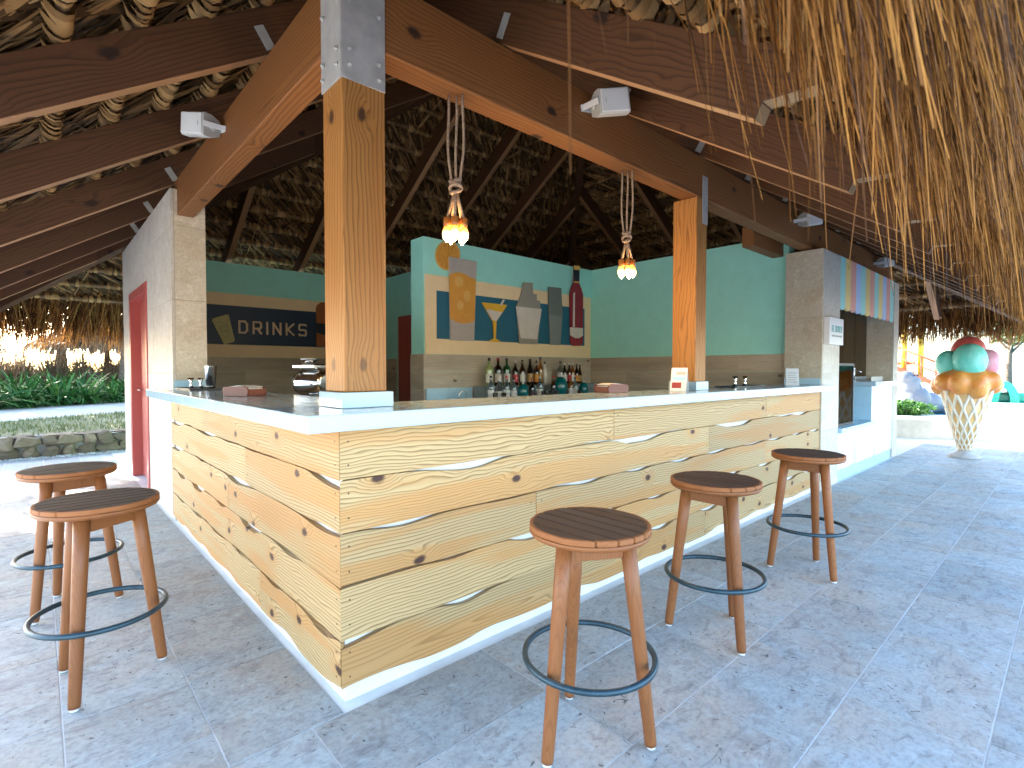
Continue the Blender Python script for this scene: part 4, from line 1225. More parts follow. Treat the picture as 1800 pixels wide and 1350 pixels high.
mm('cap black', (0.012, 0.015, 0.02), 0.35); mm('cap red', (0.55, 0.04, 0.03), 0.35); mm('cap silver', (0.6, 0.6, 0.6), 0.3); mm('tealgloss', (0.0, 0.115, 0.125), 0.16)
def bottle(x, y, z, h, r, glassm, capm, labelm, label, shape='wine', mark=None, mark_shape='oval'):
    t = thing('bottle', label, 'bottle', (x, y, z), R(-35), group='bottles on the back bar')
    if shape == 'wine':
        prof = [(r * .9, 0), (r, 0.006), (r, h * .56), (r * .92, h * .62), (r * .55, h * .72), (r * .36, h * .78), (r * .33, h * .90), (r * .33, h * .915)]
    elif shape == 'square':
        prof = [(r * .92, 0), (r, 0.006), (r * 1.02, h * .60), (r * .95, h * .66), (r * .70, h * .71), (r * .38, h * .755), (r * .32, h * .80), (r * .32, h * .90)]
    elif shape == 'cone':
        prof = [(r * .95, 0), (r, 0.006), (r, h * .42), (r * .80, h * .58), (r * .5, h * .74), (r * .36, h * .82), (r * .33, h * .90)]
    else:
        prof = [(r * .9, 0), (r, 0.006), (r * 1.0, h * .5), (r * .8, h * .6), (r * .42, h * .68), (r * .38, h * .86)]
    bd = MB().lathe(prof, 18).build('glass_body', M[glassm], t)
    zt = prof[-1][1]
    MB().lathe([(prof[-1][0] * 1.08, zt + 0.0005), (prof[-1][0] * 1.14, zt + 0.004), (prof[-1][0] * 1.1, h), (prof[-1][0] * .9, h + .002)], 14).build('cap', M[capm], t)
    if labelm:
        vs, fs = [], []
        n = 10
        for i in range(n + 1):
            q = R(-90 - 62 + 124 * i / n)
            for zz in (h * .12, h * .44): vs.append((r * 1.012 * math.cos(q), r * 1.012 * math.sin(q), zz))
        for i in range(n): fs.append((2 * i, 2 * i + 2, 2 * i + 3, 2 * i + 1))
        lb = MB().add(vs, fs, True).build('paper_label', M[labelm], t, fix=False)
        if mark:
            vs = []
            n = 14; rad = r * .55 if mark_shape == 'oval' else r * .7
            for i in range(n):
                q = 2 * PI * i / n
                u, v_ = rad * math.cos(q), rad * math.sin(q) * (1.2 if mark_shape == 'oval' else .4)
                aa = R(-90) + u / r
                vs.append((r * 1.022 * math.cos(aa), r * 1.022 * math.sin(aa), h * .29 + v_))
            MB().add(vs, [tuple(range(n))]).build('label_mark', M[mark], lb, fix=False)
    return t
YB = 2.945
def bx_(px, y): return hit(px, 650, 1, y).x
back = [
 (860, .335, .047, 'pale green glass', 'cap black', 'label white', 'pale green vermouth bottle with a round white label', 'square', 'label red', 'oval'),
 (875.5, .335, .046, 'dark glass', 'art wine', 'label white', 'black vermouth bottle with a round white label and maroon cap', 'square', 'label red', 'oval'),
 (890.7, .335, .046, 'green glass', 'cap black', 'label white', 'dark green vermouth bottle with a round white label', 'square', 'label red', 'oval'),
 (905.8, .305, .038, 'dark glass', 'cap silver', 'label red', 'dark bottle with a red and white label and silver cap', 'wine', 'label white', 'bar'),
 (918.2, .318, .040, 'brown glass', 'cap black', 'label white', 'dark brown bottle with white label and black cap', 'wine', 'label tan', 'bar'),
 (931.7, .332, .046, 'dark glass', 'cap black', 'label tan', 'broad shouldered dark bottle with a tan label', 'cone', 'label black', 'bar'),
 (943.0, .312, .036, 'brown glass', 'cap black', 'label orange', 'brown bottle with a bright orange label', 'wine', 'label white', 'bar'),
 (949.7, .360, .036, 'amber glass', 'cap black', 'label tan', 'tall amber rum bottle behind the orange-labelled one', 'wine', 'label red', 'bar'),
 (957.5, .300, .036, 'milk', 'cap black', 'label white', 'milky white liqueur bottle with a dark cap', 'cone', 'label tan', 'oval'),
 (985.0, .312, .040, 'clear glass', 'cap black', 'label white', 'clear gin bottle standing behind the large teal jar', 'wine', None, 'bar'),
 (992.5, .285, .036, 'dark glass', 'cap silver', 'label white', 'dark bottle with silver cap beside the large teal jar', 'wine', 'label red', 'bar'),
 (1000.8, .285, .035, 'brown glass', 'cap silver', 'label red', 'brown bottle with silver cap and red label', 'wine', 'label white', 'bar'),
 (1006.3, .285, .035, 'amber glass', 'cap silver', 'label white', 'amber whisky bottle with silver cap', 'wine', 'label tan', 'bar'),
 (1013.8, .275, .036, 'dark glass', 'cap black', 'label orange', 'dark rum bottle with an orange label near the mint wall', 'wine', 'label black', 'bar'),
 (1019, .262, .036, 'brown glass', 'cap black', 'label tan', 'dark brown squat bottle with tan label near the mint wall', 'cone', 'label black', 'bar'),
]
for (px, h, r, gm, cm, lm, lb, sh, mk, ms) in back:
    x = bx_(px, YB); z = 1.061 if x > 3.04 else 0.901 + 0.16
    bottle(x, YB, z, h, r, gm, cm, lm, lb, sh, mk, ms)
# riser for the first bottles that stand left of the step
tag(MB().box(bx_(851, 2.945), 3.0195, 2.885, 3.005, 0.9015, 1.0605).build('bottle_riser', M['art slate2']), 'dark riser block under the vermouth bottles', 'riser')
YF = 2.66
front = [
 (863, .285, .040, 'clear glass', 'cap black', 'label white', 'clear blue-tinted spirit bottle in front of the pale green vermouth', 'wine', 'label black', 'bar'),
 (877, .245, .046, 'clear glass', 'cap silver', 'label white', 'squat clear decanter bottle with silver stopper', 'cone', 'label black', 'bar'),
 (890.5, .280, .040, 'clear glass', 'cap red', 'label white', 'clear vodka bottle with red cap', 'wine', 'label black', 'bar'),
 (903, .255, .040, 'clear glass', 'cap black', 'label white', 'clear bottle with a red striped white label', 'wine', 'label red', 'bar'),
 (935, .245, .040, 'dark glass', 'cap red', 'label black', 'dark bottle with red cap beside the low teal jar', 'wine', 'label red', 'bar'),
 (949, .270, .044, 'clear glass', 'cap silver', 'label white', 'clear tequila bottle with a silver cap and dark print', 'square', 'label black', 'bar'),
 (973, .275, .036, 'brown glass', 'cap red', 'label black', 'dark bottle with bright red cap touching the large teal jar', 'wine', 'label red', 'bar'),
 (1003, .262, .038, 'amber glass', 'cap red', 'label white', 'amber bottle with a red cap in front of the whiskies', 'wine', 'label red', 'bar'),
 (1011, .255, .038, 'clear glass', 'cap black', 'label white', 'clear bottle with black cap beside the last teal jar', 'wine', 'label tan', 'bar'),
]
for (px, h, r, gm, cm, lm, lb, sh, mk, ms) in front:
    bottle(bx_(px, YF), YF, 0.901, h, r, gm, cm, lm, lb, sh, mk, ms)
def jar(px, y, r, h, label):
    t = thing('teal_jar', label, 'jar', (bx_(px, y), y, 0.901), group='glossy teal jars')
    MB().lathe([(r * .92, 0), (r, 0.01), (r, h * .55), (r * .93, h * .75), (r * .72, h * .9), (r * .4, h * .98), (r * .22, h)], 28).build('jar_body', M['tealgloss'], t)
    MB().lathe([(r * .2, h + .0005), (r * .22, h + .012), (r * .16, h + .03), (0.004, h + .034)], 16).build('jar_knob', M['cap silver'], t)
jar(919.5, 2.60, 0.064, 0.185, 'low glossy teal domed jar among the clear bottles')
jar(985.5, 2.62, 0.085, 0.265, 'large glossy teal domed jar in front of the gin bottle')
jar(1026, 2.64, 0.060, 0.185, 'small glossy teal domed jar nearest the mint wall')
# a row of shot glasses and tumblers at the front of the back counter
for i, px in enumerate((869, 884, 955, 961, 968, 977, 995, 1017)):
    o = MB().lathe([(0.020, 0), (0.024, 0.004), (0.030, 0.095), (0.0285, 0.095), (0.021, 0.012), (0.002, 0.010)], 16).build('tumbler', M['clear glass'])
    o.location = (bx_(px, 2.56), 2.545, 0.9012); tag(o, 'small clear glass tumbler at the front of the back bar', 'glass', 'tumblers on the back bar')

# ------------------------------------------------------------------ kiosk
STR = {'mint': (0.36, 0.68, 0.64), 'yellow': (0.82, 0.60, 0.22), 'salmon': (0.78, 0.36, 0.29), 'lav': (0.47, 0.58, 0.80)}
for k, v in STR.items(): M['st_' + k] = plain('pastel ' + k, v, 0.5, var=0.03)
PALE = {k: tuple(0.45 * 0.85 + 0.55 * q for q in v) for k, v in STR.items()}
for k, v in PALE.items(): M['pl_' + k] = plain('pale pastel ' + k, v, 0.45, var=0.02)
M['pl_white'] = plain('kiosk white', (0.78, 0.78, 0.77), 0.4, var=0.02)
aw = thing('striped_awning', 'pastel striped scalloped board valance above the kiosk window', 'awning')
order = ['mint', 'yellow', 'salmon', 'lav', 'mint', 'yellow', 'salmon', 'mint', 'yellow', 'lav', 'salmon', 'mint']
ax0, ax1 = 5.74, 8.19
ww = (ax1 - ax0) / len(order)
for i, k in enumerate(order):
    x0, x1 = ax0 + i * ww + .001, ax0 + (i + 1) * ww - .001
    pts = [(x0, 2.515), (x0, 1.97)] + [((x0 + x1) / 2 - (x1 - x0) / 2 * math.cos(q), 1.97 - 0.045 * math.sin(q)) for q in [PI * j / 8 for j in range(1, 8)]] + [(x1, 1.97), (x1, 2.515)]
    MB().prism(pts, lambda p: (p[0], -0.022, p[1]), lambda p: (p[0], -0.004, p[1])).build('stripe_board', M['st_' + k], aw)
ks = thing('kiosk_counter', 'ice cream kiosk front with pastel stripes, blue ledge and white counter', 'kiosk')
LE = 7.10
order2 = ['lav', 'white', 'salmon', 'white', 'lav', 'mint', 'white', 'yellow', 'white', 'lav', 'white', 'salmon', 'mint', 'white', 'yellow', 'white', 'lav', 'salmon', 'white', 'mint']
n2 = len(order2); w2 = (8.19 - 5.74) / n2
for i, k in enumerate(order2):
    x0, x1 = 5.74 + i * w2 + .001, 5.74 + (i + 1) * w2 - .001
    top = 0.545 if (x0 + x1) / 2 < LE else 1.045
    xm = (x0 + x1) / 2
    if x0 < LE < x1:
        x1 = LE - 0.002 if xm < LE else x1
    pts = [(x0, top), (x0, 0.15)] + [((x0 + x1) / 2 - (x1 - x0) / 2 * math.cos(q), 0.15 - 0.025 * math.sin(q)) for q in [PI * j / 6 for j in range(1, 6)]] + [(x1, 0.15), (x1, top)]
    MB().prism(pts, lambda p: (p[0], -0.026, p[1]), lambda p: (p[0], -0.010, p[1])).build('stripe_board', M['pl_' + k], ks)
b = MB(); b.box(5.732, 8.198, -0.008, 0.36, 0.0, 0.545); b.box(LE, 8.198, -0.008, 0.36, 0.545, 1.04); b.build('kiosk_carcass', M['blueblk'], ks)
MB().box(5.733, LE + .01, -0.07, 0.37, 0.548, 0.60).build('blue_ledge', M['blueblk'], ks, bev=0.003)
MB().box(LE - 0.002, 8.199, -0.07, 0.37, 1.043, 1.10).build('white_counter', M['counter'], ks, bev=0.003)
MB().box(LE - 0.018, LE - 0.003, -0.03, 0.36, 0.602, 1.041).build('blue_cheek', M['blueblk'], ks)
# weathered board back
kb = thing('kiosk_back_boards', 'weathered brown vertical boards closing the back of the kiosk', 'wall')
xs = 5.74
i = 0
while xs < 8.18:
    wdt = random.uniform(0.22, 0.36); xe = min(xs + wdt, 8.19)
    o = MB().box(xs + .003, xe - .003, 0.93 + random.uniform(-.006, .006), 0.955, 0.0, 2.50).build('board', M['oldboard'], kb, bev=0.003)
    xs = xe
kd_ = thing('kiosk_side_boards', 'weathered brown boarded side wall inside the kiosk beside the end pier', 'wall')
ys = 0.306
while ys < 0.92:
    ye = min(ys + random.uniform(0.13, 0.2), 0.925)
    MB().box(8.19 + random.uniform(-.006, .004), 8.2205, ys + .002, ye - .002, 0.0, 2.5).build('board', M['oldboard'], kd_, bev=0.003)
    ys = ye
# display case
dcse = thing('display_case', 'glass fronted ice cream display case with a black frame', 'display case', (0, 0, 0))
cx0, cx1, cy0, cy1, cz0, cz1 = 5.76, 6.50, 0.02, 0.36, 0.601, 1.33
fm = MB()
e = 0.028
for x in (cx0, cx1 - e):
    for y in (cy0, cy1 - e): fm.box(x, x + e, y, y + e, cz0, cz1)
for z in (cz0, cz1 - e):
    for y in (cy0, cy1 - e): fm.box(cx0 + e, cx1 - e, y, y + e, z, z + e)
    for x in (cx0, cx1 - e): fm.box(x, x + e, cy0 + e, cy1 - e, z, z + e)
fm.build('case_frame', M['blackmat'], dcse)
M['pane'] = thin_glass('case glass', (0.80, 0.93, 0.96))
MB().box(cx0 + e, cx1 - e, cy0 + 0.008, cy0 + 0.013, cz0 + e, cz1 - e).build('front_pane', M['pane'], dcse)
MB().box(cx1 - 0.014, cx1 - 0.009, cy0 + e, cy1 - e, cz0 + e, cz1 - e).build('side_pane', M['pane'], dcse)
for z in (0.80, 1.02): MB().box(cx0 + e + .002, cx1 - e - .002, cy0 + 0.05, cy1 - 0.03, z, z + 0.008).build('glass_shelf', M['pane'], dcse)
MB().box(cx0 + e, cx1 - e, cy1 - 0.02, cy1 - 0.008, cz0 + e, cz1 - e).build('case_back', M['pl_white'], dcse)
for i in range(3):
    o = MB().lathe([(0.030, 0), (0.034, 0.004), (0.045, 0.09), (0.047, 0.094), (0.043, 0.094)], 16).build('paper_cup', M['pl_white'])
    o.location = (5.95 + 0.14 * i, 0.2, 0.6335); tag(o, 'small white paper cup inside the display case', 'cup', 'paper cups in the display case')
t = thing('soda_tap', 'small chrome bar tap on the kiosk counter', 'tap', (7.2, 0.2, 1.101))
MB().lathe([(0.03, 0), (0.03, 0.01), (0.012, 0.02), (0.010, 0.16), (0.016, 0.17), (0.010, 0.19)], 14).build('tap_column', M['chrome'], t)
MB().tube([(0, 0, 0.13), (0.0, -0.05, 0.15), (0.0, -0.085, 0.12)], 0.007, 8).build('tap_spout', M['chrome'], t)
MB().tube([(0, 0, 0.19), (0.02, 0, 0.24)], 0.006, 8).build('tap_lever', M['blackmat'], t)
t = thing('kiosk_tray', 'low steel serving tray on the white kiosk counter', 'tray', (7.75, 0.16, 1.101))
MB().box(-0.3, 0.3, -0.1, 0.1, 0, 0.012).build('tray_base', M['steel'], t); MB().box(-0.3, 0.3, 0.094, 0.1, 0.0125, 0.06).box(-0.3, 0.3, -0.1, -0.094, 0.0125, 0.06).build('tray_lip', M['steel'], t)
# sign box on the pillar
sgn = thing('kiosk_sign', 'small white sign box with teal lettering on the stone pillar', 'sign')
sx0, sx1, sz0, sz1, sy = 5.20, 5.66, 1.52, 1.80, -0.085
MB().box(sx0, sx1, sy, -0.0315, sz0, sz1).build('sign_box', M['pl_white'], sgn, bev=0.003)
M['sign_teal'] = plain('sign teal', (0.10, 0.42, 0.40), 0.5); M['sign_grey'] = plain('sign grey', (0.35, 0.38, 0.38), 0.5)
pl2 = lambda u, v, d: (u, d, v)
word('EL BOTEY', sx0 + 0.07, 1.655, 0.034, 0.058, 0.012, pl2, 0.0065, sy - 0.0055, sy - 0.0005, 'lettering', M['sign_teal'], sgn)
q = MB()
for i in range(17): q.box(sx0 + 0.07 + i * 0.0195, sx0 + 0.083 + i * 0.0195 + (0.002 if i % 3 else -.002), sy - 0.002, sy - 0.0005, 1.60, 1.618)
q.build('small_print', M['sign_grey'], sgn)

# ------------------------------------------------------------------ ice cream statue
ic = thing('ice_cream_statue', 'giant ice cream cone statue with caramel, mint and red scoops', 'statue', (8.95, -0.74, 0.005)); ic.scale = (0.76, 0.76, 1.0)
def sph(rx, ry, rz, c, amp, fr, seed, n=40, m=24, drip=0.0):
    r = random.Random(seed); ph = [r.uniform(0, 6.28) for _ in range(8)]
    vs, fs = [], []
    for j in range(m + 1):
        th = PI * j / m
        for i in range(n):
            q = 2 * PI * i / n
            k = 1 + amp * (math.sin(fr * q + ph[0]) * math.sin(th * 2 + ph[1]) + .6 * math.sin((fr + 3) * q + ph[2] + 2 * th) * math.sin(th)) 
            z = -math.cos(th)
            if drip and z < 0: z *= 1 + drip * (math.sin(fr * q + ph[3]) + .5 * math.sin((2 * fr + 1) * q + ph[4]))
            vs.append((c[0] + rx * k * math.sin(th) * math.cos(q), c[1] + ry * k * math.sin(th) * math.sin(q), c[2] + rz * z))
    for j in range(m):
        for i in range(n):
            i2 = (i + 1) % n
            fs.append((j * n + i, j * n + i2, (j + 1) * n + i2, (j + 1) * n + i))
    return MB().add(vs, fs, True)
def blob(name, parts, mat, parent, vox=0.035):
    b_ = MB()
    for (c, r3) in parts:
        q = sph(r3[0], r3[1], r3[2], c, 0.0, 3, 1, 24, 14); b_.add(q.v, q.f, True)
    o = b_.build(name, mat, parent)
    m = o.modifiers.new('remesh', 'REMESH'); m.mode = 'VOXEL'; m.voxel_size = vox; m.use_smooth_shade = True
    s_ = o.modifiers.new('smooth', 'SMOOTH'); s_.iterations = 6; s_.factor = 0.6
    return o
def statue_paint(name, c, c2, rough=0.4):
    t = NT(name, rough); n = t.noise(t.obj(), 4.0, 5.0, 0.6, 0.6); t.col(t.mix(t.maprange(n, 0.38, 0.66, 0, 1), c, c2)); t.bump(t.noise(t.obj(), 22, 4, .6), 0.5, 0.015); return t.m
M['caramel'] = statue_paint('caramel paint', (0.66, 0.20, 0.02), (0.74, 0.34, 0.08), 0.35)
M['mint'] = statue_paint('mint paint', (0.12, 0.56, 0.44), (0.24, 0.66, 0.54)); M['redscoop'] = statue_paint('strawberry red paint', (0.60, 0.09, 0.08), (0.66, 0.15, 0.12)); M['pink'] = statue_paint('pink paint', (0.66, 0.26, 0.32), (0.7, 0.34, 0.38))
M['waffle'] = statue_paint('waffle paint', (0.66, 0.36, 0.10), (0.72, 0.50, 0.25)); M['ridge'] = statue_paint('waffle ridge paint', (0.76, 0.66, 0.50), (0.78, 0.72, 0.60))
M['concrete'] = stone('concrete base', (0.5, 0.48, 0.46), (0.45, 0.42, 0.38), (0.25, 0.23, 0.2), rough=0.8)
MB().lathe([(0.25, 0), (0.245, 0.02), (0.20, 0.045), (0.13, 0.07), (0.10, 0.10)], 30).build('base_mound', M['concrete'], ic)
def cr(z): return 0.09 + (z - 0.09) * (0.375 - 0.09) / 0.89
MB().lathe([(cr(0.09), 0.09), (cr(0.5), 0.5), (cr(0.98), 0.98)], 48).build('cone_body', M['waffle'], ic)
NR = 12
for sgn_ in (1, -1):
    for k in range(NR):
        pts = []
        for i in range(30):
            f = i / 29; z = 0.10 + 0.86 * f
            q = 2 * PI * k / NR + sgn_ * 1.35 * math.log(cr(z) / 0.09)
            rr = cr(z) + 0.004
            pts.append((rr * math.cos(q), rr * math.sin(q), z))
        MB().tube(pts, [0.012 + 0.016 * i / 29 for i in range(30)], 6).build('waffle_ridge', M['ridge'], ic)
dv = Vector((math.cos(R(6)), math.sin(R(6)), 0)); sv = Vector((dv.y, -dv.x, 0))
def sc(u, d, z): p = sv * u + dv * d; return (p.x, p.y, z)
car = [((0, 0, 1.10), (0.47, 0.47, 0.20))]
for k in range(9):
    q = 2 * PI * k / 9 + 0.2
    car.append(((0.37 * math.cos(q), 0.37 * math.sin(q), 1.06 + 0.035 * math.sin(k * 2.3)), (0.17, 0.17, 0.16 + 0.03 * math.sin(k * 1.7))))
blob('caramel_scoop', car, M['caramel'], ic, 0.03)
sph(0.26, 0.26, 0.24, sc(0.04, -0.20, 1.38), 0.012, 4, 5).build('mint_scoop', M['mint'], ic)
sph(0.19, 0.19, 0.19, sc(-0.27, -0.06, 1.34), 0.012, 4, 6).build('mint_scoop', M['mint'], ic)
sph(0.29, 0.27, 0.24, sc(0.02, 0.12, 1.49), 0.012, 4, 7).build('red_scoop', M['redscoop'], ic)
sph(0.19, 0.19, 0.19, sc(0.29, 0.02, 1.35), 0.012, 4, 8).build('pink_scoop', M['pink'], ic)

# ------------------------------------------------------------------ right hand background
M['render'] = plain('pale rendered masonry', (0.62, 0.53, 0.40), 0.75, var=0.10, bump=0.3, bscale=30)
M['coping'] = plain('white coping', (0.74, 0.72, 0.68), 0.6, var=0.05)
pt = thing('planter', 'low cream rendered planter wall with a pale coping beyond the kiosk', 'planter', (11.2, 0.25, 0), R(-66))
MB().box(-2.2, 1.15, -0.14, 0.14, -0.01, 0.33).build('planter_wall', M['render'], pt, bev=0.008)
MB().box(-2.22, 1.17, -0.17, 0.75, 0.331, 0.375).build('coping', M['coping'], pt, bev=0.006)
pd = thing('pedestal', 'square white masonry pedestal at the end of the planter', 'pedestal', (12.0, -1.05, 0), R(-66))
MB().box(-0.24, 0.24, -0.24, 0.24, 0, 0.60).build('pedestal_block', M['coping'], pd, bev=0.006)
MB().box(-0.27, 0.27, -0.27, 0.27, 0.601, 0.65).build('pedestal_cap', M['coping'], pd, bev=0.006)
MB().box(-0.30, 0.30, -0.30, 0.30, -0.005, 0.07).build('pedestal_foot', M['coping'], pd, bev=0.006) if False else None
cb = thing('pool_kerb', 'long white rendered kerb wall in front of the pool', 'kerb', (13.6, -3.2, 0), R(-58))
MB().box(-2.2, 6.0, -0.16, 0.16, -0.01, 0.40).build('kerb_wall', M['coping'], cb, bev=0.008)
MB().box(-2.22, 6.02, -0.2, 0.2, 0.401, 0.44).build('kerb_cap', M['coping'], cb, bev=0.006)

def leaves(n, ext, size, rng, centre=(0, 0, 0), shell=0.4, arch=0.3):
    """small leaf quads spread through an ellipsoid"""
    d = rng.normal(0, 1, (n, 3)); d /= np.linalg.norm(d, axis=1)[:, None]
    rad = rng.uniform(shell, 1, n) ** 0.6
    lump = 1 + 0.22 * np.sin(d[:, 0] * 5 + 1) * np.sin(d[:, 1] * 6 + 2) + 0.15 * np.sin(d[:, 2] * 9 + d[:, 0] * 7)
    c = d * (rad * lump)[:, None] * np.array(ext) + np.array(centre)
    ax = rng.normal(0, 1, (n, 3)) + d * 0.6; ax /= np.linalg.norm(ax, axis=1)[:, None]
    sd_ = np.cross(ax, rng.normal(0, 1, (n, 3))); sd_ /= np.linalg.norm(sd_, axis=1)[:, None]
    ln = rng.uniform(.7, 1.3, n) * size
    u = np.linspace(-.5, .5, 3)
    cent = c[:, None, :] + (ln[:, None] * u)[..., None] * ax[:, None, :]
    cent[:, 2, 2] -= ln * arch * .4
    wd_ = ln[:, None] * np.array([.12, .5, .08])[None, :]
    return ribbons(cent, sd_, wd_)
M['hedge'] = strand('hedge leaf', (0.03, 0.10, 0.018), (0.06, 0.17, 0.03), (0.12, 0.24, 0.05), 0.3, 0.4)
M['lily'] = strand('lily leaf', (0.02, 0.085, 0.018), (0.045, 0.15, 0.03), (0.10, 0.21, 0.045), 0.25, 0.5)
M['treeleaf'] = strand('tree leaf', (0.035, 0.09, 0.02), (0.07, 0.15, 0.03), (0.13, 0.22, 0.06), 0.35, 0.45)
M['bark'] = plain('bark', (0.16, 0.11, 0.075), 0.9, var=0.3, scale=15, bump=0.6, bscale=30)
M['dry'] = strand('dry scrub', (0.11, 0.07, 0.04), (0.20, 0.135, 0.08), (0.30, 0.22, 0.14), 0.25)
hg = thing('hedge', 'clipped green hedge growing in the planter', 'hedge', (11.52, 0.75, 0.35), R(-66))
for k in range(3):
    v, f_ = leaves(900, (0.42, 0.26, 0.17), 0.085, RNG, (-0.75 + 0.55 * k, 0.10, 0.15))
    tag(np_mesh('foliage', v, f_, M['hedge'], hg), kind='stuff')
MB().tube([(-.75, .1, -.02), (-.75, .1, .15)], .012, 6).tube([(-.2, .1, -.02), (-.2, .1, .15)], .012, 6).tube([(.35, .1, -.02), (.35, .1, .15)], .012, 6).build('stem', M['bark'], hg)
# pool
def water_mat():
    t = NT('pool water', 0.06); t.col((0.02, 0.26, 0.36)); t.bump(t.noise(t.obj(), 3.0, 3.0), 0.25, 0.03); return t.m
M['water'] = water_mat()
pool = tag(MB().prism([(17.2, -30), (60, -30), (60, 14), (30, 14), (19.5, 6), (17.2, 1.6)], lambda p: (p[0], p[1], -0.011), lambda p: (p[0], p[1], 0.03)).build('pool_water', M['water']), kind='structure')
# walrus statue
M['walrus'] = statue_paint('grey statue paint', (0.065, 0.075, 0.095), (0.095, 0.105, 0.125), 0.5)
wr = thing('walrus_statue', 'grey painted walrus statue lying by the pool', 'statue', (17.75, 1.15, 0.03), R(155))
# local +x is the head side
blob('body', [((0.45, 0, 0.42), (0.40, 0.42, 0.45)), ((0.62, 0, 0.80), (0.26, 0.28, 0.34)), ((0.70, 0, 1.00), (0.24, 0.22, 0.20)), ((0.55, 0.10, 0.93), (0.19, 0.16, 0.12)), ((0.0, 0, 0.30), (0.55, 0.40, 0.33)), ((-0.55, 0, 0.20), (0.55, 0.33, 0.22)), ((-1.1, 0, 0.12), (0.40, 0.22, 0.12)), ((0.62, 0.40, 0.10), (0.34, 0.16, 0.10)), ((0.62, -0.40, 0.10), (0.34, 0.16, 0.10))], M['walrus'], wr)
for s_ in (-1, 1):
    MB().tube([(0.44 + s_ * 0.05, 0.20 + s_ * 0.05, 0.88), (0.41 + s_ * 0.05, 0.23 + s_ * 0.05, 0.76), (0.42 + s_ * 0.05, 0.23 + s_ * 0.05, 0.63)], [0.03, 0.026, 0.006], 8).build('tusk', M['coping'], wr)
    sph(0.028, 0.028, 0.028, (0.60 + s_ * 0.09, 0.19 + s_ * 0.02, 1.08), 0, 3, 1, 12, 8).build('eye', M['cap black'], wr)
# play structure: yellow columns, orange stairs with rails
M['playyel'] = plain('yellow play paint', (0.60, 0.36, 0.008), 0.4); M['playora'] = plain('orange play paint', (0.50, 0.10, 0.03), 0.4); M['playgrn'] = plain('green slide', (0.03, 0.38, 0.22), 0.3)
ps = thing('play_tower', 'water play tower with yellow columns and orange stairs in the pool', 'play structure', (25.3, 2.75, 0.03), R(-80))
for (x, y) in ((-0.27, 0), (0.27, 0), (-1.3, 1.4), (0.27, 1.4)):
    MB().tube([(x, y, -0.02), (x, y, 4.2)], 0.10, 16).build('column', M['playyel'], ps)
MB().box(-1.5, 0.1, 0.15, 1.6, 1.45, 1.56).build('deck', M['playora'], ps)
MB().box(-1.6, 0.5, -0.2, 1.7, 4.21, 4.3).build('canopy', M['playora'], ps)
for s_ in (0, 1):
    yy = -0.15 - s_ * 0.9
    MB().tube([(-0.9, yy, 2.35), (1.9, yy, 0.95)], 0.032, 8).build('stair_rail', M['playora'], ps)
    MB().tube([(-0.9, yy, 1.95), (1.9, yy, 0.55)], 0.022, 8).build('stair_rail', M['playora'], ps)
    MB().obox((0.5, yy, 0.80), Vector((2.8, 0, -1.4)) * .5, (0, 0.03, 0), (0, 0, 0.10)).build('stringer', M['playora'], ps)
    for i in range(6):
        f = (i + .5) / 6; x = -0.9 + 2.8 * f; z = 2.35 - 1.4 * f
        MB().tube([(x, yy, z - 0.85), (x, yy, z)], 0.024, 6).build('baluster', M['playora'], ps)
for i in range(8):
    f = i / 8; MB().box(-0.9 + 2.8 * f, -0.9 + 2.8 * f + 0.3, -1.01, -0.19, 1.50 - 1.4 * f - 0.03, 1.50 - 1.4 * f + 0.01).build('tread', M['playora'], ps)
sl = thing('pool_slide', 'low green water slide with a small arched tunnel in the pool', 'slide', (27.0, 0.15, 0.03), R(-84))
pr = [(0.42 * math.cos(q), 0.80 * math.sin(q)) for q in [PI * i / 12 for i in range(13)]] + [(0.16 * math.cos(q), 0.52 * math.sin(q)) for q in [PI - PI * i / 12 for i in range(13)]]
MB().prism(pr, lambda p: (p[0], -0.5, p[1]), lambda p: (p[0], 1.6, p[1])).build('tunnel', M['playgrn'], sl)
MB().box(-0.9, 3.4, 0.0, 1.5, -0.02, 0.34).build('platform', M['playgrn'], sl, bev=0.08, seg=3)

def tree(name, label, loc, hgt, crown, seed, nl=2600, leaf=0.30, mat='treeleaf', lean=0.0, nc=9):
    rg = np.random.default_rng(seed); rr = random.Random(seed)
    t = thing(name, label, 'tree', loc)
    tk = MB(); tb = hgt * 0.5
    tk.tube([(0, 0, -0.1), (lean * .3, 0.05, tb * .5), (lean, 0, tb), (lean * 1.1, 0.1, hgt * .8)], [.20, .16, .13, .05], 10)
    for k in range(6):
        q = 2 * PI * k / 6 + rr.uniform(-.4, .4)
        tk.tube([(lean, 0, tb * rr.uniform(.8, 1.1)), (lean + math.cos(q) * crown * .4, math.sin(q) * crown * .4, tb * 1.3), (lean + math.cos(q) * crown * .75, math.sin(q) * crown * .75, hgt * .8)], [.08, .055, .02], 7)
    tk.build('trunk', M['bark'], t)
    V, Fq, b_ = [], [], 0
    for k in range(nc):
        q = rr.uniform(0, 6.28); d = crown * rr.uniform(.05, .75)
        c = (lean + d * math.cos(q), d * math.sin(q), hgt * rr.uniform(.62, .95))
        v, f_ = leaves(nl // nc, (crown * .48, crown * .48, crown * .34), leaf, rg, c, 0.2)
        V.append(v); Fq.append(f_ + b_); b_ += len(v)
    tag(np_mesh('crown', np.concatenate(V), np.concatenate(Fq), M[mat], t), kind='stuff')
tree('shade_tree', 'broad green tree beyond the pool behind the play tower', (38, 9, 0), 6.5, 3.2, 41)
tree('shade_tree', 'round green tree beyond the pool slide', (42, 1, 0), 5.5, 3.0, 42)
tree('shade_tree', 'leafy tree at the far side of the pool beside the slide', (40, -8, 0), 6.0, 3.2, 43)
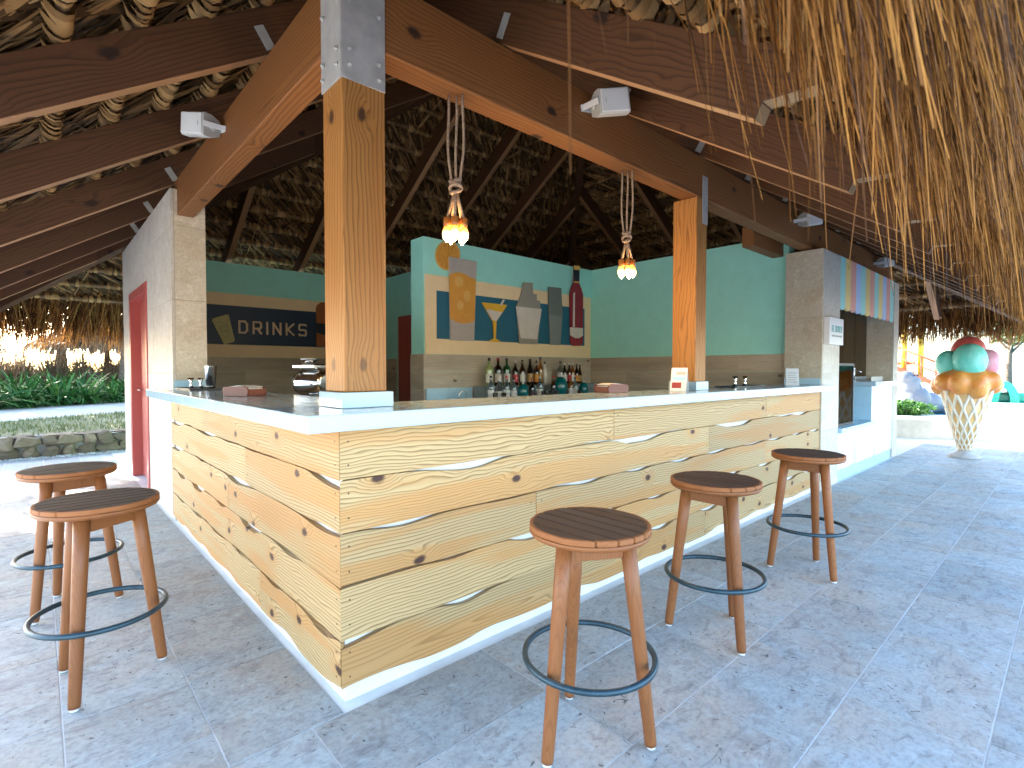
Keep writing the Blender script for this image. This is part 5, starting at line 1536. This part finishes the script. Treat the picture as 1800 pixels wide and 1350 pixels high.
tree('shade_tree', 'dark leafy tree behind the yellow columns', (36, 14, 0), 6.0, 3.0, 44)

# ------------------------------------------------------------------ left hand background
ter = tag(MB().prism([(-60, 7.75), (-6, 8.24), (5, 8.62), (60, 10.5), (90, 120), (-90, 120)], lambda p: (p[0], p[1], -0.3), lambda p: (p[0], p[1], 0.30)).build('terrace', M['sand']), kind='structure')
lawnp = [(-30, 8.3), (-6, 8.34), (5, 8.72), (12, 8.95), (12, 17), (5, 14.6), (0.6, 12.7), (-1.4, 11.5), (-8, 8.7)]
tag(MB().prism(lawnp, lambda p: (p[0], p[1], 0.25), lambda p: (p[0], p[1], 0.306)).build('lawn', M['lawn']), kind='structure')
n = 16000
gx, gy = RNG.uniform(-3.2, 3.5, n), RNG.uniform(8.4, 14.2, n)
ok = gy < 12.35 + gx * 0.75
patch = np.sin(gx * 2.3 + np.sin(gy * 1.7) * 2) + np.sin(gy * 2.9 + gx)
ok &= (patch > -0.8) | (RNG.random(n) < .4)
gx, gy = gx[ok], gy[ok]; n = len(gx)
M['grass'] = strand('grass blade', (0.07, 0.10, 0.025), (0.12, 0.16, 0.04), (0.25, 0.23, 0.10), 0.3)
u = np.linspace(0, 1, 3)
hh = RNG.uniform(.03, .08, n); q = RNG.uniform(0, 6.28, n)
dxy = np.stack([np.cos(q), np.sin(q), np.zeros(n)], 1)
cent = np.stack([gx, gy, np.full(n, .303)], 1)[:, None, :] + (hh[:, None] * u ** 1.0)[..., None] * np.array([0, 0, 1.]) + (hh[:, None] * .7 * u ** 2)[..., None] * dxy[:, None, :]
v, f_ = ribbons(cent, np.stack([-np.sin(q), np.cos(q), np.zeros(n)], 1), np.array([1, .8, .1])[None, :] * RNG.uniform(.006, .014, n)[:, None])
tag(np_mesh('grass', v, f_, M['grass']), 'short patchy grass on the raised lawn', 'grass', kind='stuff')
# retaining wall of rough stones
M['rock'] = stone('rough coral stone', (0.24, 0.19, 0.13), (0.20, 0.13, 0.075), (0.07, 0.06, 0.05), rough=0.85, pit=0.7, scale=2.5, var=0.45, vein=0.5)
M['mortar'] = plain('grey mortar', (0.20, 0.18, 0.16), 0.9, var=0.2, bump=0.5)
rw = thing('retaining_wall', 'low rough coral stone retaining wall edging the raised lawn', 'wall', (0, 8.20, 0), math.atan2(0.38, 11))
MB().box(-7, 7, 0.05, 0.30, -0.02, 0.28).build('mortar_bed', M['mortar'], rw)
def rock_mesh(seed):
    r = random.Random(seed)
    bm = bmesh.new(); bmesh.ops.create_icosphere(bm, subdivisions=2, radius=1)
    ph = [r.uniform(0, 6.28) for _ in range(9)]
    for v in bm.verts:
        p = v.co
        k = 1 + .20 * math.sin(3 * p.x + ph[0]) + .18 * math.sin(3.3 * p.y + ph[1]) + .18 * math.sin(4.1 * p.z + 2 * p.x + ph[2]) + .06 * math.sin(8 * p.x + 7 * p.z + ph[3])
        q = [math.copysign(abs(c) ** 0.6, c) for c in p]
        v.co = Vector(q) * k * .86
    me = bpy.data.meshes.new('stone'); bm.to_mesh(me); bm.free(); me.materials.append(M['rock'])
    return me
rocks = [rock_mesh(s) for s in range(6)]
for rowi, (z0, hgt) in enumerate(((0.075, 0.16), (0.225, 0.15))):
    x = -5.0 + rowi * .1
    while x < 4.0:
        wd_ = random.uniform(.17, .36)
        o = bpy.data.objects.new('stone', random.choice(rocks)); COL.objects.link(o); o.parent = rw
        o.location = (x + wd_ / 2, 0.07 + random.uniform(-.02, .02), z0 + random.uniform(-.012, .012))
        o.scale = (wd_ * .52, .13, hgt * random.uniform(.56, .74)); o.rotation_euler = (random.uniform(-.15, .15), random.uniform(-.25, .25), random.uniform(-.15, .15))
        x += wd_ * .84
for i in range(24):
    wd_ = random.uniform(.3, .5)
    o = bpy.data.objects.new('stone', rocks[i % 6]); COL.objects.link(o); o.parent = rw
    o.location = (-5 + i * .4, 0.17, 0.298); o.scale = (wd_ * .5, .16, .022); o.rotation_euler = (0, 0, random.uniform(-.2, .2))
# gravel strip
n = 1500
b = MB()
for i in range(n):
    x = random.uniform(-3.2, 2.0); y = 8.20 + x * .0345 - abs(random.gauss(0, .09)) - .04; r = random.uniform(.008, .02); z = r * .5 + 0.004
    b.add([(x + r, y, z), (x, y + r, z), (x - r, y, z), (x, y - r, z), (x, y, z + r * .8), (x, y, z - r * .5)], [(0, 1, 4), (1, 2, 4), (2, 3, 4), (3, 0, 4)], False)
M['gravel'] = strand('gravel', (0.34, 0.32, 0.30), (0.45, 0.43, 0.40), (0.56, 0.54, 0.5), 0.0, 0.8)
tag(b.build('gravel', M['gravel'], fix=False), 'loose grey gravel along the foot of the stone wall', 'gravel', kind='stuff')
# lily clumps
def lily_mesh(seed, nb=90):
    rg = np.random.default_rng(seed)
    q = rg.uniform(0, 6.28, nb); el = rg.uniform(0.45, 1.35, nb); ln = rg.uniform(.75, 1.35, nb)
    u = np.linspace(0, 1, 8)
    rad = ln[:, None] * (np.cos(el)[:, None] * u + .25 * u ** 2.2)
    zz = ln[:, None] * (np.sin(el)[:, None] * u - (.62 * np.cos(el))[:, None] * u ** 2.6)
    base = rg.normal(0, .12, (nb, 2))
    cent = np.stack([base[:, :1] + rad * np.cos(q)[:, None], base[:, 1:] + rad * np.sin(q)[:, None], np.maximum(zz, -0.0) + 0.01], 2)
    sd_ = np.stack([-np.sin(q), np.cos(q), rg.normal(0, .25, nb)], 1)
    wd_ = rg.uniform(.05, .085, nb)[:, None] * np.array([.7, .9, 1, 1, .92, .75, .5, .08])[None, :]
    return ribbons(cent, sd_, wd_)
LM = []
for s in range(4):
    v, f_ = lily_mesh(70 + s)
    o = np_mesh('foliage', v, f_, M['lily'], None, True); LM.append(o.data); bpy.data.objects.remove(o)
k = 0
dirv = Vector((2.5, 1.4, 0)).normalized(); nrm = Vector((-dirv.y, dirv.x, 0))
for rowi in range(3):
    for i in range(13):
        p = Vector((-5.2, 13.9, 0)) + dirv * (i * .78 + rowi * .4 + random.uniform(-.15, .15)) + nrm * (rowi * .75 + random.uniform(-.15, .15))
        t = thing('lily_plant', 'clump of broad strap-leaved lilies behind the sandy path', 'plant', (p.x, p.y, 0.30), random.uniform(0, 6.28), group='lily clumps behind the sandy path')
        s_ = random.uniform(.72, 1.0) * (0.7 if rowi == 0 and i % 3 == 0 else 1)
        o = link('foliage', LM[k % 4], None, t); o.scale = (s_,) * 3; k += 1
        MB().lathe([(.07, -.01), (.06, .05), (.03, .10)], 8).build('bulb_base', M['bark'], t)
# thatched sunshades and dry scrub behind
def palapa(loc, r, z, label, seed):
    rg = np.random.default_rng(seed)
    t = thing('palm_parasol', label, 'parasol', loc, group='thatched parasols behind the lilies')
    MB().tube([(0, 0, -0.1), (0.05, 0, z), (0.05, 0, z + r * .5)], [.09, .08, .06], 10).build('pole', M['bark'], t)
    MB().lathe([(r * .95, z), (r * .5, z + r * .32), (0.02, z + r * .62)], 24).build('canopy_core', M['core'], t)
    n = 3600
    q = rg.uniform(0, 6.28, n); s0 = rg.uniform(0.15, 1, n); u = np.linspace(0, 1, 4); ln = rg.uniform(.35, .75, n)
    rr = r * s0[:, None] + ln[:, None] * u * .62
    zz = z + r * .64 * (1 - s0)[:, None] + 0.05 - ln[:, None] * (u * .4 + .45 * u ** 2)
    cent = np.stack([rr * np.cos(q)[:, None], rr * np.sin(q)[:, None], zz], 2) + rg.normal(0, .02, (n, 4, 3))
    v, f_ = ribbons(cent, np.stack([-np.sin(q), np.cos(q), rg.normal(0, .4, n)], 1), rg.uniform(.02, .05, n)[:, None] * np.array([1, 1, .8, .2])[None, :])
    tag(np_mesh('thatch', v, f_, M['dry'], t), kind='stuff')
palapa((-4.0, 22.5, 0.3), 2.3, 1.75, 'dry thatched parasol beyond the lilies, beside the stone-edged lawn end', 81)
palapa((1.2, 24.5, 0.3), 2.3, 1.85, 'dry thatched parasol beyond the lilies, nearer the travertine wall', 82)
for i in range(16):
    p = Vector((-9, 17.6, 0)) + dirv * (i * 0.95) + nrm * random.uniform(0, 1.6)
    t = thing('dry_shrub', 'pale dry twiggy shrub behind the lilies', 'shrub', (p.x, p.y, 0.28), 0, group='dry shrubs behind the lilies')
    n = 1900
    q = RNG.uniform(0, 6.28, n); el = RNG.uniform(.2, 1.5, n); ln = RNG.uniform(.9, 2.1, n); u = np.linspace(0, 1, 4)
    cent = np.stack([ln[:, None] * np.cos(el)[:, None] * u * np.cos(q)[:, None], ln[:, None] * np.cos(el)[:, None] * u * np.sin(q)[:, None], ln[:, None] * np.sin(el)[:, None] * u - .15 * u ** 2], 2) + RNG.normal(0, .03, (n, 4, 3))
    v, f_ = ribbons(cent, np.stack([-np.sin(q), np.cos(q), RNG.normal(0, .4, n)], 1), RNG.uniform(.01, .03, n)[:, None] * np.array([1, .9, .7, .2])[None, :])
    tag(np_mesh('twigs', v, f_, M['dry'], t), kind='stuff')
    MB().tube([(0, 0, -.02), (0, 0, .12)], .03, 6).build('stem', M['bark'], t)
for i, (x, y, hh_, cr_, lb) in enumerate(((-8.5, 20.5, 6.6, 3.4, 'spreading shade tree beyond the lilies, farthest from the bar'), (-3.2, 19.6, 6.6, 3.3, 'tall shade tree behind the lilies at the parasol side'), (1.4, 20.6, 6.8, 3.3, 'slender shade tree behind the lilies between the parasols'), (5.8, 21.5, 6.8, 3.4, 'shade tree behind the bar building'), (-5.5, 25.5, 8.0, 3.6, 'taller shade tree rising behind the parasols'), (0.0, 26.5, 8.4, 3.8, 'tallest shade tree rising behind the thatched parasols'))):
    tree('shade_tree', lb, (x, y, 0.3), hh_, cr_, 51 + i, nl=4200, leaf=0.34, lean=0.3 * (-1) ** i, nc=13)
